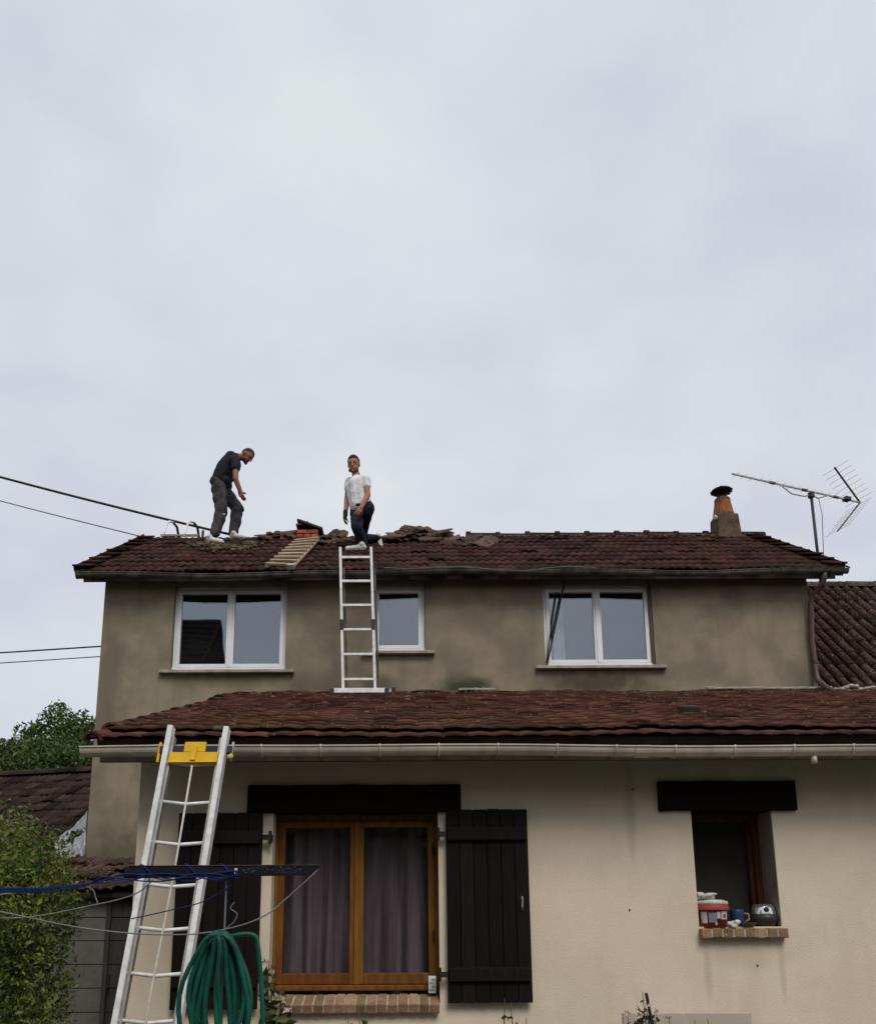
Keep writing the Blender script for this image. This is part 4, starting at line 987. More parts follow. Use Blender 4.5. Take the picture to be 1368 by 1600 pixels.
for k in range(n):
    t = .078 + k * (.93 - .078) / (n - 1)
    a = foot.lerp(top0, t); b = foot1.lerp(top1, t); MB().bar(a + Vector((.012, 0, 0)), b - Vector((.012, 0, 0)), .03, .03, (0, 0, 1)).build('rung', 'alu', l2, bevel=.004)
for t in (.03, .10): a = foot.lerp(top0, t) + o_; b = foot1.lerp(top1, t) + o_; MB().bar(a, b, .022, .022, (0, 0, 1)).build('rear_rung', 'alu_dull', l2)
MB().box((foot.x - .15, 9.615, zr - .005), (foot1.x + .16, 9.655, zr + .055)).build('stabiliser_bar', 'alu', l2, bevel=.005)
MB().box((foot.x - .05, 9.80, zr + .045), (foot1.x + .24, 9.84, zr + .095)).build('stabiliser_bar', 'alu_dull', l2, bevel=.005)
for xx, yy in ((foot.x - .13, 9.635), (foot1.x + .14, 9.635), (foot.x - .03, 9.82), (foot1.x + .22, 9.82)):
    zz = LEZ + (yy - LEY) * LTAN; MB().box((xx - .025, yy - .028, zz + .01), (xx + .025, yy + .028, zz + .09)).build('foot', 'black_plastic', l2, bevel=.006)

# wooden roof ladder lying on the upper tiles
def onroof(px, py, off=.06):
    d = _F + _R * ((px - PPX) / FPX) + _U * ((PPY - py) / FPX)
    # plane: z = EZ+off' + (y-EY)*TANR
    o2 = off / math.cos(SL); k = (EZ + o2 - EY * TANR - EYE.z) / (d.z - d.y * TANR); return EYE + d * k
ra, rb = onroof(416, 886), onroof(455, 888); rc, rd = onroof(463, 847), onroof(497, 843)
rl = thing('roof_ladder', onroof(455, 865), 'pale wooden roof ladder with close slats lying on the dark tiles', 'ladder')
MB().bar(rb, rd, .045, .03, (1, 0, 0)).build('rail', 'bat_wood', rl, bevel=.003); MB().bar(ra, rc, .045, .03, (1, 0, 0)).build('rail', 'bat_wood', rl, bevel=.003)
for k in range(9):
    t = .03 + k / 8.4; a = ra.lerp(rc, t) + nrm * .032; b = rb.lerp(rd, t) + nrm * .032
    MB().bar(a - (b - a) * .04, b + (b - a) * .03, .075, .028, ev).build('slat', 'bat_wood', rl, bevel=.003)
q = onroof(455, 889); MB().obox(q + nrm * .03, ((1, 0, 0), ev, nrm), (.045, .05, .03)).build('end_block', 'alu_dull', rl, bevel=.004)

# hooked ladder hanging over the ridge from the far slope
hl = thing('hooked_ladder', (at(288, 838, RY).x, RY + .1, RZ), 'aluminium ladder hooked over the ridge behind the stooping man, only its curved ends showing', 'ladder')
for px0, dark in ((268, 0), (300, 0)):
    base = at(px0 - 4, 838, RY); x = base.x
    pts = [(x, RY - .30, RZ - .12), (x, RY - .24, RZ - .0), (x + .01, RY - .16, RZ + .17), (x + .02, RY - .08, RZ + .25), (x + .05, RY + .02, RZ + .28), (x + .09, RY + .10, RZ + .24), (x + .11, RY + .18, RZ + .08), (x + .11, RY + .6, RZ - .25), (x + .11, BY - .3, EZ + .36)]
    MB().tube(pts[:5], .017, 8).build('hook', 'alu', hl, smooth=True); MB().tube(pts[4:], .021, 8).build('rail', 'black_plastic', hl, smooth=True)
x0_ = at(262, 838, RY).x; x1_ = at(318, 838, RY).x
MB().bar((x0_ - .02, RY - .29, RZ - .10), (x1_, RY - .29, RZ - .10), .03, .03, (0, 0, 1)).build('cross_bar', 'bat_wood', hl)
q = at(316, 824, RY); MB().caps((q.x, RY + .05, RZ - .05), (q.x, RY + .05, RZ + .14), .02, .022, 8).build('handle', 'black_plastic', hl, smooth=True)
for k in range(6): y = RY + .4 + k * .4; MB().bar((x0_ + .14, y, RZ + .05 - (y - RY) * TANR), (x0_ + .46, y, RZ + .05 - (y - RY) * TANR), .025, .025, (0, 0, 1)).build('rung', 'alu', hl)

# ================================================================== LOOSE TILES AND MOSS ON THE RIDGE
def loose(px, py, n, lab, grp, spread=10, flat=.25, dz=.028):
    for k in range(n):
        p = onroof(px + random.uniform(-spread, spread), py + random.uniform(-1, 1.5), .035) + Vector((0, 0, dz * k))
        R_ = Matrix.Rotation(random.uniform(-.5, .5) + (1.57 if random.random() < .5 else 0), 4, 'Z') @ Matrix.Rotation(random.gauss(0, flat), 4, 'X') @ Matrix.Rotation(random.gauss(0, flat), 4, 'Y')
        me = tile_mesh('tile_loose', random.randrange(3))
        c = Vector((TW / 2, -TL / 2, 0)); o = place(me, 'loose_tile', Matrix.Translation(p) @ Matrix.Rotation(SL * 1.12, 4, 'X') @ R_ @ Matrix.Translation(-c), None)
        tag(o, lab, 'roof tile', grp)
G1 = 'loose tiles heaped beside the kneeling man'
LB1 = 'loose dusty tile in the heap on the ridge right of the kneeling man'
for px, py, n in ((616, 843, 4), (628, 842, 6), (642, 841, 8), (654, 840, 8), (668, 842, 4), (684, 840, 5)): loose(px, py, n, LB1, G1, 5, .09, .022)
G2 = 'loose tiles between the roof ladder and the kneeling man'
LB2 = 'loose tile on the ridge between the wooden roof ladder and the kneeling man'
for px, py, n in ((512, 840, 2), (523, 838, 3), (505, 848, 1)): loose(px, py, n, LB2, G2, 5, .10, .018)
G3 = 'loose tiles between the stooping man and the broken chimney'
LB3 = 'loose tile on the ridge between the stooping man and the broken orange chimney'
for px, py, n in ((415, 841, 2), (430, 838, 3), (445, 837, 4), (457, 839, 3)): loose(px, py, n, LB3, G3, 4, .10, .018)
G4 = 'grey-green tiles slipped below the ridge'
LB4 = 'grey tile slipped out of line below the ridge tiles'
for px in range(698, 765, 11): loose(px, 849 - (px % 3) * 2, 1, LB4, G4, 3, .15)
def moss(pts, label, n=90, sp=.10):
    mb = MB()
    for k in range(n):
        px, py = random.choice(pts); p = onroof(px + random.gauss(0, 9), py + random.gauss(0, 2.4), .03); s = random.uniform(.010, .034)
        mb.ell(p + nrm * s * .3, ((1, 0, 0), ev, nrm), (s * 1.5, s, s * .8), 7, 5)
    o = mb.build('moss', 'mossm', base=onroof(*pts[0]), smooth=True); stuff(o); tag(o, label, 'moss')
moss([(352, 852), (365, 856), (378, 858), (345, 848), (390, 850)], 'yellow-green moss and rubble at the feet of the stooping man', 130)
moss([(315, 850), (300, 853), (330, 858)], 'thin moss patch on the tiles below the hooked ladder', 50)
moss([(715, 846), (735, 848), (755, 846)], 'grey-green moss along the slipped tiles under the ridge', 60)
moss([(535, 843), (520, 846)], 'dark moss on the tiles left of the kneeling man', 40)

# ================================================================== ANTENNA AND CABLES
an = at(1271, 862, 12.9); am = at(1266.5, 772, 12.9)
ant = thing('television_antenna', (am.x, 12.9, 6.9), 'grey television antenna with fork-shaped reflector on a black mast by the chimney', 'antenna')
MB().tube([(am.x, 12.9, 6.9), (am.x, 12.9, am.z + .02)], .024, 10).build('mast', 'black_plastic', ant, smooth=True)
Ya, Yb = 12.45, 13.42; P0 = at(1143, 740.5, Ya); P1 = at(1343, 785, Yb); P1.z = P0.z = (P0.z + P1.z) / 2
bd = (P1 - P0).normalized(); pd = Vector((0, 0, 1)).cross(bd).normalized()
MB().bar(P0, P1, .022, .022, (0, 0, 1)).build('boom', 'alu_dull', ant)
for t in (.30, .55, .80):
    c = P0.lerp(P1, t); MB().bar(c - bd * .06, c + bd * .06, .034, .034, (0, 0, 1)).build('boom_joint', 'zinc', ant)
a = P0.lerp(P1, .36); b = Vector((am.x, 12.9, am.z - .02)); MB().tube([a, a.lerp(b, .35) - Vector((0, 0, .10)), b - Vector((.12, 0, .02)), b, b + Vector((.14, .05, -.03)), P0.lerp(P1, .74)], .011, 6).build('support_arm', 'alu_dull', ant, smooth=True)
MB().obox(b, (bd, pd, (0, 0, 1)), (.04, .04, .05)).build('clamp', 'black_plastic', ant, bevel=.006)
c = P0.lerp(P1, .89); MB().obox(c + Vector((0, 0, .01)), (bd, pd, (0, 0, 1)), (.06, .05, .035)).build('dipole_box', 'black_plastic', ant, bevel=.01)
for k in range(14):
    c = P0.lerp(P1, .03 + k * .058); MB().tube([c - pd * .085, c + pd * .085], .0026, 5).build('director', 'alu_dull', ant)
for tip in (at(1303, 730, Yb - .25), at(1308, 830, Yb - .25)):
    MB().bar(P1, tip, .026, .018, pd).build('reflector_arm', 'zinc', ant)
    for k in range(8):
        c = P1.lerp(tip, .08 + k * .127); MB().tube([c - pd * .27, c + pd * .27], .0032, 5).build('reflector_rod', 'alu_dull', ant)
q0 = b + Vector((.12, 0, -.05)); MB().tube([q0, q0 + Vector((.03, 0, -.3)), Vector((an.x + .12, 12.9, 7.15))], .006, 6).build('antenna_lead', 'cable_grey', ant, smooth=True)

pole = thing('utility_pole', (-14.5, 13.5, 0), 'wooden utility pole beyond the left edge carrying the house cables', 'pole')
MB().tube([(-14.5, 13.5, 0), (-14.5, 13.5, 10.8)], [.14, .10], 12).build('shaft', 'bark', pole, smooth=True)
MB().box((-14.55, 12.9, 10.3), (-14.45, 14.1, 10.4)).build('crossarm', 'timber', pole)
def cable(a, b, r, sag, mat, label):
    a = Vector(a); b = Vector(b); n = 24; pts = [a.lerp(b, i / n) - Vector((0, 0, sag * 4 * (i / n) * (1 - i / n))) for i in range(n + 1)]
    tag(MB().tube(pts, r, 6).build('cable', mat, base=b, smooth=True), label, 'cable')
def through(p, q, Yp, Yq, xend):          # straight continuation of the line p-q out to xend
    d = q - p; return p + d * ((xend - p.x) / d.x)
a, b = at(0, 738, 12.9), at(372, 838, RY + .02); cable(through(a, b, 0, 0, -14.5) + Vector((0, 0, .15)), b, .020, .15, 'cable', 'thick black power cable sloping down to the ridge behind the stooping man')
a, b = at(0, 778, 12.9), at(240, 843, RY); cable(through(a, b, 0, 0, -14.5) + Vector((0, 0, .1)), b, .009, .10, 'cable_grey', 'thin grey cable sloping down to the left end of the ridge')
a, b = at(0, 1019, 10.6), at(158, 1010, 10.14); cable(through(a, b, 0, 0, -14.5), b, .010, .02, 'cable', 'dark cable reaching the house corner, upper one of the pair')
a, b = at(0, 1035, 10.6), at(156, 1026, 10.14); cable(through(a, b, 0, 0, -14.5), b, .007, .02, 'cable_grey', 'pale thin cable reaching the house corner, lower one of the pair')

# rods leaning in the right upstairs window
p0, p1 = at(882, 906, HY0 - .02), at(854, 1040, HY0 - .05)
tag(MB().tube([p1, p0], .012, 8).build('rod', 'iron', base=p1), 'longer dark rod leaning across the upstairs window pane', 'rod')
p0, p1 = at(869, 925, HY0 + .03), at(853, 1036, HY0 - .03)
tag(MB().tube([p1, p0], .008, 8).build('rod', 'iron', base=p1), 'thinner dark rod leaning against the white window frame', 'rod')

# ================================================================== CLOTHES LINE AND HOSE
YB = 4.0
b0, b1 = at(196, 1362, YB), at(500, 1360, YB); zc = (b0.z + b1.z) / 2
cp = at(352, 1400, YB + .02)
cl = thing('clothesline_post', (cp.x, YB + .03, 0), 'clothesline post with dark blue-black cross arm wound with blue cord', 'clothesline')
MB().tube([(cp.x, YB + .03, 0), (cp.x, YB + .03, zc - .03)], .0045, 10).build('pole', 'pole', cl, smooth=True)
arm = MB().add([(b0.x, YB - .02, zc - .034), (b1.x - .05, YB - .02, zc - .022), (b1.x - .05, YB + .022, zc - .022), (b0.x, YB + .022, zc - .034), (b0.x, YB - .02, zc + .022), (b1.x, YB - .02, zc + .022), (b1.x, YB + .022, zc + .022), (b0.x, YB + .022, zc + .022)],
               [(0, 3, 2, 1), (4, 5, 6, 7), (0, 1, 5, 4), (1, 2, 6, 5), (2, 3, 7, 6), (3, 0, 4, 7)]).build('cross_arm', 'bar', cl, bevel=.003)
MB().box((b0.x + .02, YB - .0235, zc + .0225), (b1.x - .005, YB + .0235, zc + .026)).build('arm_edge', 'zinc', arm)
MB().box((at(368, 1365, YB).x, YB - .03, zc - .016), (at(372.5, 1365, YB).x, YB - .021, zc + .01)).build('arm_clip', 'label_w', arm)
mb = MB()
for k in range(34):
    x = random.uniform(at(375, 1365, YB).x, b1.x - .08); s = random.uniform(.002, .0045); mb.ell((x, YB - .020, zc + random.uniform(-.012, .018)), ((1, 0, 0), (0, 1, 0), (0, 0, 1)), (s * 1.4, s, s), 5, 4)
stuff(mb.build('paint_blisters', 'zinc', arm))
def cord(pts, r, mat, label, sub=10):
    P_ = [Vector(p) for p in pts]; o = []
    for i in range(len(P_) - 1):                       # Catmull-Rom
        p0, p1, p2, p3 = P_[max(i - 1, 0)], P_[i], P_[i + 1], P_[min(i + 2, len(P_) - 1)]
        for k in range(sub):
            t = k / sub; o.append(.5 * ((2 * p1) + (p2 - p0) * t + (2 * p0 - 5 * p1 + 4 * p2 - p3) * t * t + (3 * p1 - p0 - 3 * p2 + p3) * t ** 3))
    o.append(P_[-1])
    mb = MB().tube(o, r, 6)
    if label is None: return mb, o
    return tag(mb.build('cord', mat, base=P_[0], smooth=True), label, 'cord')
for k in range(5):                                      # blue cord bunch wound along the arm
    pts = [at(-40, 1386 + k * 2, YB + .1), at(60, 1388 + k * 1.5, YB + .05), at(130, 1384 + random.uniform(-3, 4), YB)]
    for px in range(160, 372, 35): pts.append(at(px, 1372 + random.uniform(-5, 9) - (px - 160) * .03, YB - .028 - .003 * k))
    pts.append(at(368, 1362 + k * 2, YB - .032))
    mb, _ = cord(pts, .0026 + .0006 * (k % 2), 'blue_cord', None); mb.build('blue_cord', 'blue_cord', arm, smooth=True)
for k in range(3):                                     # turns round the arm
    px = 212 + k * 61 + random.uniform(-6, 6); x = at(px, 1362, YB).x; pts = [(x + .01 * t + .010 * t, YB + math.cos(t * .785) * .03, zc + .002 + math.sin(t * .785) * .031) for t in range(9)]
    MB().tube(pts, .0035, 6).build('cord_turn', 'blue_cord', arm, smooth=True)
cord([at(-60, 1405, YB + .2), at(60, 1392, YB + .1), at(135, 1386, YB), at(150, 1405, YB), at(152, 1412, YB)], .003, 'grey_cord', 'short grey cord with a dangling end knotted to the blue cords')
cord([at(-40, 1434, YB + .1), at(40, 1434, YB + .05), at(130, 1418, YB), at(207, 1399, YB - .03), at(240, 1374, YB - .035)], .0032, 'grey_cord', 'grey cord rising from the bush to the cross arm')
cord([at(-40, 1416, YB + .1), at(40, 1433, YB), at(120, 1449, YB - .02), at(210, 1459, YB - .04), at(300, 1460, YB - .05), at(370, 1448, YB - .05), at(415, 1430, YB - .04), at(450, 1402, YB - .03), at(480, 1375, YB - .025), at(496, 1360, YB - .024)], .0035, 'grey_cord', 'long grey cord sagging under the cross arm and up to its tip')
cord([at(205, 1436, YB + .02), at(260, 1424, YB + .02), at(320, 1408, YB + .02), at(370, 1378, YB + .02)], .0028, 'blue_cord', 'thin dark cord stretched under the cross arm behind the ladder')
cord([at(352, 1452, YB - .0), at(366, 1440, YB), at(370, 1428, YB), at(360, 1420, YB), at(366, 1410, YB)], .0025, 'grey_cord', 'little curled wire above the green hose')

hx, hz = cp.x, at(352, 1462, YB).z
mb = MB(); r = random.Random(4)
hy = YB
def loop(w_l, w_r, depth, dy, top, rr=.0125, n=30, tilt=0):
    pts = []
    for i in range(n + 1):
        t = i / n; a = 2 * math.pi * t
        zz = math.cos(a); ww = w_r if math.sin(a) > 0 else w_l
        x = hx + .010 * (1 - zz) + ww * .95 * math.sin(a) * (1.0 - .14 * zz) + .006 * math.sin(5 * a + 40 * dy) + tilt * (1 - zz); z = top - depth * (1 - zz) / 2
        pts.append(Vector((x, hy - .045 + dy + .012 * math.sin(a * 2 + dy * 90), z)))
    return pts
H_ = []
for k in range(10):
    f_ = (k + .5) / 10
    H_ += loop(.02 + .155 * f_ + r.uniform(-.03, .02), .02 + .145 * f_ + r.uniform(-.03, .02), .66 + r.uniform(-.16, .12), r.uniform(-.045, .075), hz - .002 + .004 * (k % 4) + r.uniform(-.006, .01), tilt=r.uniform(-.012, .012))
mb.tube(H_, .0118, 8)
e0 = [Vector((hx + .02, hy - .03, hz - .01)), Vector((hx + .10, hy - .03, hz + .005)), at(398, 1463, hy - .03), at(403, 1480, hy - .03), at(408, 1540, hy - .03), at(410, 1600, hy - .03), at(404, 1660, hy - .03)]
q_, o_pts = cord(e0, .0118, 'green_hose', None); mb.add(q_.v, q_.f)
tag(mb.build('garden_hose', 'green_hose', base=(hx, hy, hz - .6), smooth=True), 'dark green garden hose coiled in long loops hanging from the clothesline post', 'hose')

# ================================================================== THINGS ON THE SILLS
sz = 1.544
def lathe_thing(name, px, Y, prof, mat, label, cat, tilt=None):
    x = at(px, 1445, Y).x; return x
x = at(1114, 1445, LY0 + .03).x; yb_ = LY0 + .045; s = 1.0
bk = thing('bucket', (x, yb_, sz), 'red plastic paint bucket with white label and dirty white lid', 'bucket')
MB().lathe((x, yb_, sz), [(0, .0), (.092, 0), (.102, .135), (.108, .137), (.108, .150), (.103, .150)], 28).build('body', 'red_bucket', bk, smooth=True)
MB().lathe((x, yb_, sz), [(.1155, .112), (.1165, .118), (.110, .150), (.1075, .1515)], 28).build('rim', 'red_bucket', bk, smooth=True)
MB().lathe((x, yb_, sz), [(.1085, .150), (.112, .152), (.109, .170), (.07, .182), (0, .186)], 28).build('lid', 'rag', bk, smooth=True)
def wrap(a0, a1, z0, z1, mat, nm, e=.0015):
    q = MB(); n = 8
    for i in range(n + 1):
        a = math.radians(a0 + (a1 - a0) * i / n)
        for zz in (z0, z1): rr = .092 + .010 * zz / .135 + e; q.v.append(Vector((x + math.cos(a) * rr, yb_ + math.sin(a) * rr, sz + zz)))
    for i in range(n): q.f.append((2 * i, 2 * i + 2, 2 * i + 3, 2 * i + 1))
    q.build(nm, mat, bk)
wrap(205, 232, .025, .10, 'label_w', 'label'); wrap(238, 268, .030, .095, 'label_g', 'label'); wrap(270, 284, .055, .10, 'label_w', 'label'); wrap(288, 325, .050, .105, 'label_w', 'label'); wrap(296, 312, .058, .085, 'red_bucket', 'label_print', .003)
wrap(262, 270, .012, .030, 'label_w', 'label')
rg = MB()
for k in range(14): rg.ell((x - .04 + random.gauss(0, .025), yb_ + random.gauss(0, .03), sz + .205 + random.gauss(0, .010)), ((1, random.uniform(-.5, .5), 0), (0, 1, 0), (0, .2, 1)), (random.uniform(.03, .055), .035, random.uniform(.006, .012)), 8, 6)
tag(rg.build('rag', 'rag', base=(x - .03, yb_, sz + .18), smooth=True, remesh=.006), 'crumpled dirty white rag lying on the bucket lid', 'rag')
x = at(1153, 1445, LY0 + .08).x; y_ = LY0 + .09
c_ = thing('mug', (x, y_, sz), 'dark blue mug between the red bucket and the steel pot', 'mug')
MB().lathe((x, y_, sz), [(0, 0), (.036, 0), (.045, .04), (.046, .10), (.043, .118), (.040, .118), (.038, .02), (0, .015)], 20).build('cup', 'blue_can', c_, smooth=True)
MB().tube([(x + .044, y_ - .005, sz + .09), (x + .075, y_ - .01, sz + .085), (x + .078, y_ - .01, sz + .05), (x + .044, y_ - .005, sz + .03)], .007, 8).build('handle', 'pink', c_, smooth=True)
x = at(1145, 1447, LY0 + .0).x; rg = MB()
for k in range(8): rg.ell((x + random.gauss(0, .022), LY0 + .0 + random.gauss(0, .012), sz + .022 + random.gauss(0, .008)), ((1, .3, 0), (0, 1, 0), (0, 0, 1)), (.028, .02, .018), 8, 6)
tag(rg.build('paper_ball', 'label_w', base=(x, LY0, sz), smooth=True, remesh=.005), 'small crumpled white paper beside the bucket', 'paper')
x = at(1168, 1447, LY0 + .0).x
tag(MB().lathe((x, LY0 + .03, sz), [(0, 0), (.05, 0), (.068, .022), (.072, .026), (.064, .024), (.046, .008), (0, .008)], 24).build('dish', 'grey_dish', base=(x, LY0 + .03, sz), smooth=True), 'shallow dark grey dish in front of the blue mug', 'dish')
x = at(1197, 1447, LY0 + .06).x; y_ = LY0 + .085
pt = thing('pot', (x, y_, sz), 'dark round pot with polished steel lid at the edge of the brick sill', 'pot')
MB().lathe((x, y_, sz), [(0, 0), (.055, 0), (.085, .025), (.092, .055), (.084, .082), (.078, .084)], 24).build('body', 'pot_dark', pt, smooth=True)
MB().lathe((x - .004, y_, sz), [(.082, .084), (.076, .125), (.060, .150), (.045, .153), (0, .150)], 24).build('lid', 'steel', pt, smooth=True)
MB().ell((x - .012, y_ - .075, sz + .115), ((1, 0, 0), (0, 1, 0), (0, 0, 1)), (.019, .014, .02), 10, 8).build('knob', 'pot_dark', pt, smooth=True)
# thermometer-like little box at the foot of the orange window
x = at(675, 1548, LY0 + .07).x
bx_ = thing('small_box', (x, LY0 + .06, 1.112), 'small white and grey box standing on the brick sill by the right shutter', 'box')
MB().box((x - .026, LY0 + .045, 1.112), (x + .026, LY0 + .085, 1.225)).build('case', 'label_w', bx_, bevel=.003)
for k in range(4): MB().box((x - .020 + .011 * (k % 2), LY0 + .0435, 1.128 + .022 * k), (x + .012 + .007 * (k % 2), LY0 + .0449, 1.142 + .022 * k)).build('print', 'label_g', bx_)

# ================================================================== PEOPLE
def axes_from(f, u):
    f = Vector(f).normalized(); u = Vector(u); l = u.cross(f).normalized(); u = f.cross(l).normalized(); return f, l, u      # forward, left, up
def add_head(mb, c, f, u, k=1.0):
    f, l, u = axes_from(f, u); c = Vector(c)
    mb.ell(c + u * .018 * k - f * .006, (f, l, u), (.100 * k, .078 * k, .104 * k), 20, 14)
    mb.ell(c + f * .030 * k - u * .050 * k, (f, l, u), (.064 * k, .058 * k, .068 * k), 16, 10)      # jaw and face
    mb.ell(c + f * .070 * k - u * .098 * k, (f, l, u), (.025 * k, .030 * k, .020 * k), 10, 8)       # chin
    mb.caps(c + f * .094 * k + u * .008 * k, c + f * .116 * k - u * .030 * k, .009 * k, .015 * k, 8)  # nose
    mb.ell(c + f * .088 * k - u * .062 * k, (f, l, u), (.014, .026, .009), 10, 6)                   # lips
    mb.ell(c + f * .086 * k + u * .026 * k, (f, l, u), (.014, .052, .010), 10, 6)                   # brow
    for s in (-1, 1): mb.ell(c + l * s * .080 * k - u * .008 * k - f * .010 * k, (f, l, u), (.022, .010, .034), 8, 6)
    return f, l, u
def add_hand(mb, wrist, d, palm_n, k=1.0, curl=.5, thumb=1):
    d = Vector(d).normalized(); n = Vector(palm_n); n = (n - d * n.dot(d)).normalized(); s = d.cross(n)
    w_ = Vector(wrist)
    for i in range(-1, 2): mb.caps(w_ + s * i * .018 * k + d * .01, w_ + s * i * .026 * k + d * .085 * k, .017 * k, .015 * k, 8)
    for i, ln_ in zip((-1.5, -.5, .5, 1.5), (.062, .078, .074, .060)):
        a = w_ + s * i * .0195 * k + d * .092 * k; p = a
        for seg in range(3):
            an_ = curl * (seg + .6); dd = (d * math.cos(an_) + n * math.sin(an_)); q = p + dd * ln_ * k * (.45, .32, .25)[seg]
            mb.caps(p, q, .0092 * k, .0082 * k, 8); p = q
    a = w_ + s * thumb * .030 * k + d * .030 * k; b = a + (s * thumb * .8 + d * .6 + n * .3).normalized() * .045 * k; mb.caps(a, b, .012 * k, .010 * k, 8); mb.caps(b, b + (d + n * .6).normalized() * .035 * k, .010 * k, .008 * k, 8)
def hair_cap(c, f, l, u, mat, name, parent, k=1.0, low=-.25, brow=.42, grow=1.06):
    mb = MB(); seg, rings = 28, 18; cc = Vector(c) + u * .018 * k - f * .006; R3 = (.100 * k * grow, .078 * k * grow * 1.02, .104 * k * grow)
    pts = {}
    def keep(d):      # direction in head space (f,l,u): cranium above the hairline, nape at the back
        return d[2] > brow if d[0] > .45 else d[2] > (low + (brow - low) * max(0, (d[0] + .25) / .70))
    for i in range(rings):
        for j in range(seg):
            q = []
            for a, b in ((i, j), (i, j + 1), (i + 1, j + 1), (i + 1, j)):
                t = math.pi * (a / rings - .5); ph = 2 * math.pi * b / seg; q.append((math.cos(t) * math.cos(ph), math.cos(t) * math.sin(ph), math.sin(t)))
            m_ = [sum(v[x] for v in q) / 4 for x in range(3)]
            if keep(m_):
                o = len(mb.v)
                mb.v += [cc + f * (v[0] * R3[0]) + l * (v[1] * R3[1]) + u * (v[2] * R3[2]) for v in q]; mb.f.append((o, o + 1, o + 2, o + 3))
    ob = mb.build(name, mat, parent); me = ob.data; bm = bmesh.new(); bm.from_mesh(me); bmesh.ops.remove_doubles(bm, verts=bm.verts, dist=1e-4); bm.to_mesh(me); bm.free()
    so = ob.modifiers.new('thick', 'SOLIDIFY'); so.thickness = .012; so.offset = -1
    for p in me.polygons: p.use_smooth = True
def beard(c, f, l, u, mat, parent, k=1.0):
    mb = MB()
    c = Vector(c)
    for t in range(-5, 6):
        a = t / 5 * 1.25; mb.ell(c + f * (.030 + .048 * math.cos(a)) * k - u * (.078 + .030 * math.cos(a)) * k + l * (.062 * math.sin(a)) * k, (f, l, u), (.020, .020, .026 ), 8, 6)
    mb.ell(c + f * .092 * k - u * .050 * k, (f, l, u), (.010, .028, .007), 8, 6)
    mb.build('beard', mat, parent, smooth=True)
def eyes(c, f, l, u, parent, k=1.0):
    for s in (-1, 1): MB().ell(Vector(c) + f * .088 * k + l * s * .031 * k + u * .008 * k, (f, l, u), (.009, .014, .008), 10, 8).build('eye', 'eye', parent, smooth=True)
def shoe(name, heel, toe, up, parent, mat):
    heel = Vector(heel); toe = Vector(toe); f = (toe - heel).normalized(); l = Vector(up).cross(f).normalized(); u = f.cross(l); L = (toe - heel).length; mb = MB()
    for t, r_ in ((.12, .040), (.35, .042), (.6, .045), (.82, .042)):
        for s in (-1, 1): mb.ell(heel + f * L * t + u * (.040 - .012 * t) + l * s * .012, (f, l, u), (.06, r_ * .8, .042 - .012 * t), 12, 8)
    mb.ell(heel + f * L * .16 + u * .075, (f, l, u), (.048, .04, .045), 12, 8)
    mb.obox(heel + f * L * .5 + u * .012, (f, l, u), (L * .5, .040, .012))
    return mb.build(name, mat, parent, remesh=.009)

# ---- the stooping man in charcoal shirt
YM = 11.62
def P(cx, cy, Y=YM): return at(300 + cx / 8.89, 680 + cy / 8.89, Y)
shoe_n0, shoe_n1 = onroof(324.5, 846, .03), onroof(348, 849, .03)
shoe_f0, shoe_f1 = onroof(362, 841, .03), onroof(384, 842, .03)
near_y, far_y = shoe_n0.y + .02, shoe_f0.y
m1 = thing('person', (onroof(352, 846).x, (near_y + far_y) / 2, onroof(352, 846).z), 'stooping man in charcoal t-shirt and grey work trousers looking down at the ridge', 'person')
yc = (near_y + far_y) / 2
hipN, hipF = P(375, 735, yc - .09), P(400, 735, yc + .09)
kneeN, kneeF = P(405, 1060, yc - .10), P(628, 1020, yc + .12)
ankN, ankF = P(318, 1375, near_y), P(572, 1385, far_y)
pel = P(390, 670, yc); chest = P(520, 430, yc); neckb = P(625, 305, yc); headc = P(765, 283, yc)
shN, shF = P(600, 350, yc - .185), P(610, 345, yc + .185)
elN, wrN = P(606, 605, yc - .25), P(676, 782, yc - .21)
elF, wrF = P(600, 610, yc + .24), P(660, 770, yc + .20)
lat = Vector((0, 1, 0))
body = MB()
hf = (P(830, 400, yc) - P(745, 265, yc)); hf = Vector((.70, -.12, -.71)); hu_ = Vector((.71, 0, .70))
f, l, u = add_head(body, headc, hf, hu_, 1.04)
body.caps(neckb, headc - u * .05 - f * .02, .058, .055)
for s in (-.09, .09): body.caps(pel + lat * s, chest + lat * s, .10, .105)
body.caps(shN, shF, .06, .06)
for a, b, c in ((shN, elN, wrN), (shF, elF, wrF)): body.caps(a, b, .052, .043); body.caps(b, c, .043, .029)
for a, b, c in ((hipN, kneeN, ankN), (hipF, kneeF, ankF)): body.caps(a, b, .078, .056); body.caps(b, c, .056, .04)
add_hand(body, wrN, (.30, .0, -.95), (.5, .8, .2), 1.0, .6, 1); add_hand(body, wrF, (.25, 0, -.95), (.4, -.8, .2), 1.0, .6, -1)
body.build('body', 'skin_dark', m1, remesh=.009)
hair_cap(headc, f, l, u, 'hair_short', 'hair', m1, 1.04, -.35, .55, 1.03); beard(headc, f, l, u, 'hair_short', m1, .97); eyes(headc, f, l, u, m1, 1.04)
sh = MB()
waist = P(400, 640, yc)
for s in (-.085, .085): sh.caps(waist + lat * s, P(470, 500, yc) + lat * s, .122, .135); sh.caps(P(470, 500, yc) + lat * s, P(560, 370, yc) + lat * s, .135, .12)
sh.caps(waist, P(540, 400, yc), .135, .130); sh.caps(waist + lat * -.07 + Vector((.06, 0, -.03)), waist + lat * .07 + Vector((.06, 0, -.03)), .105, .105)
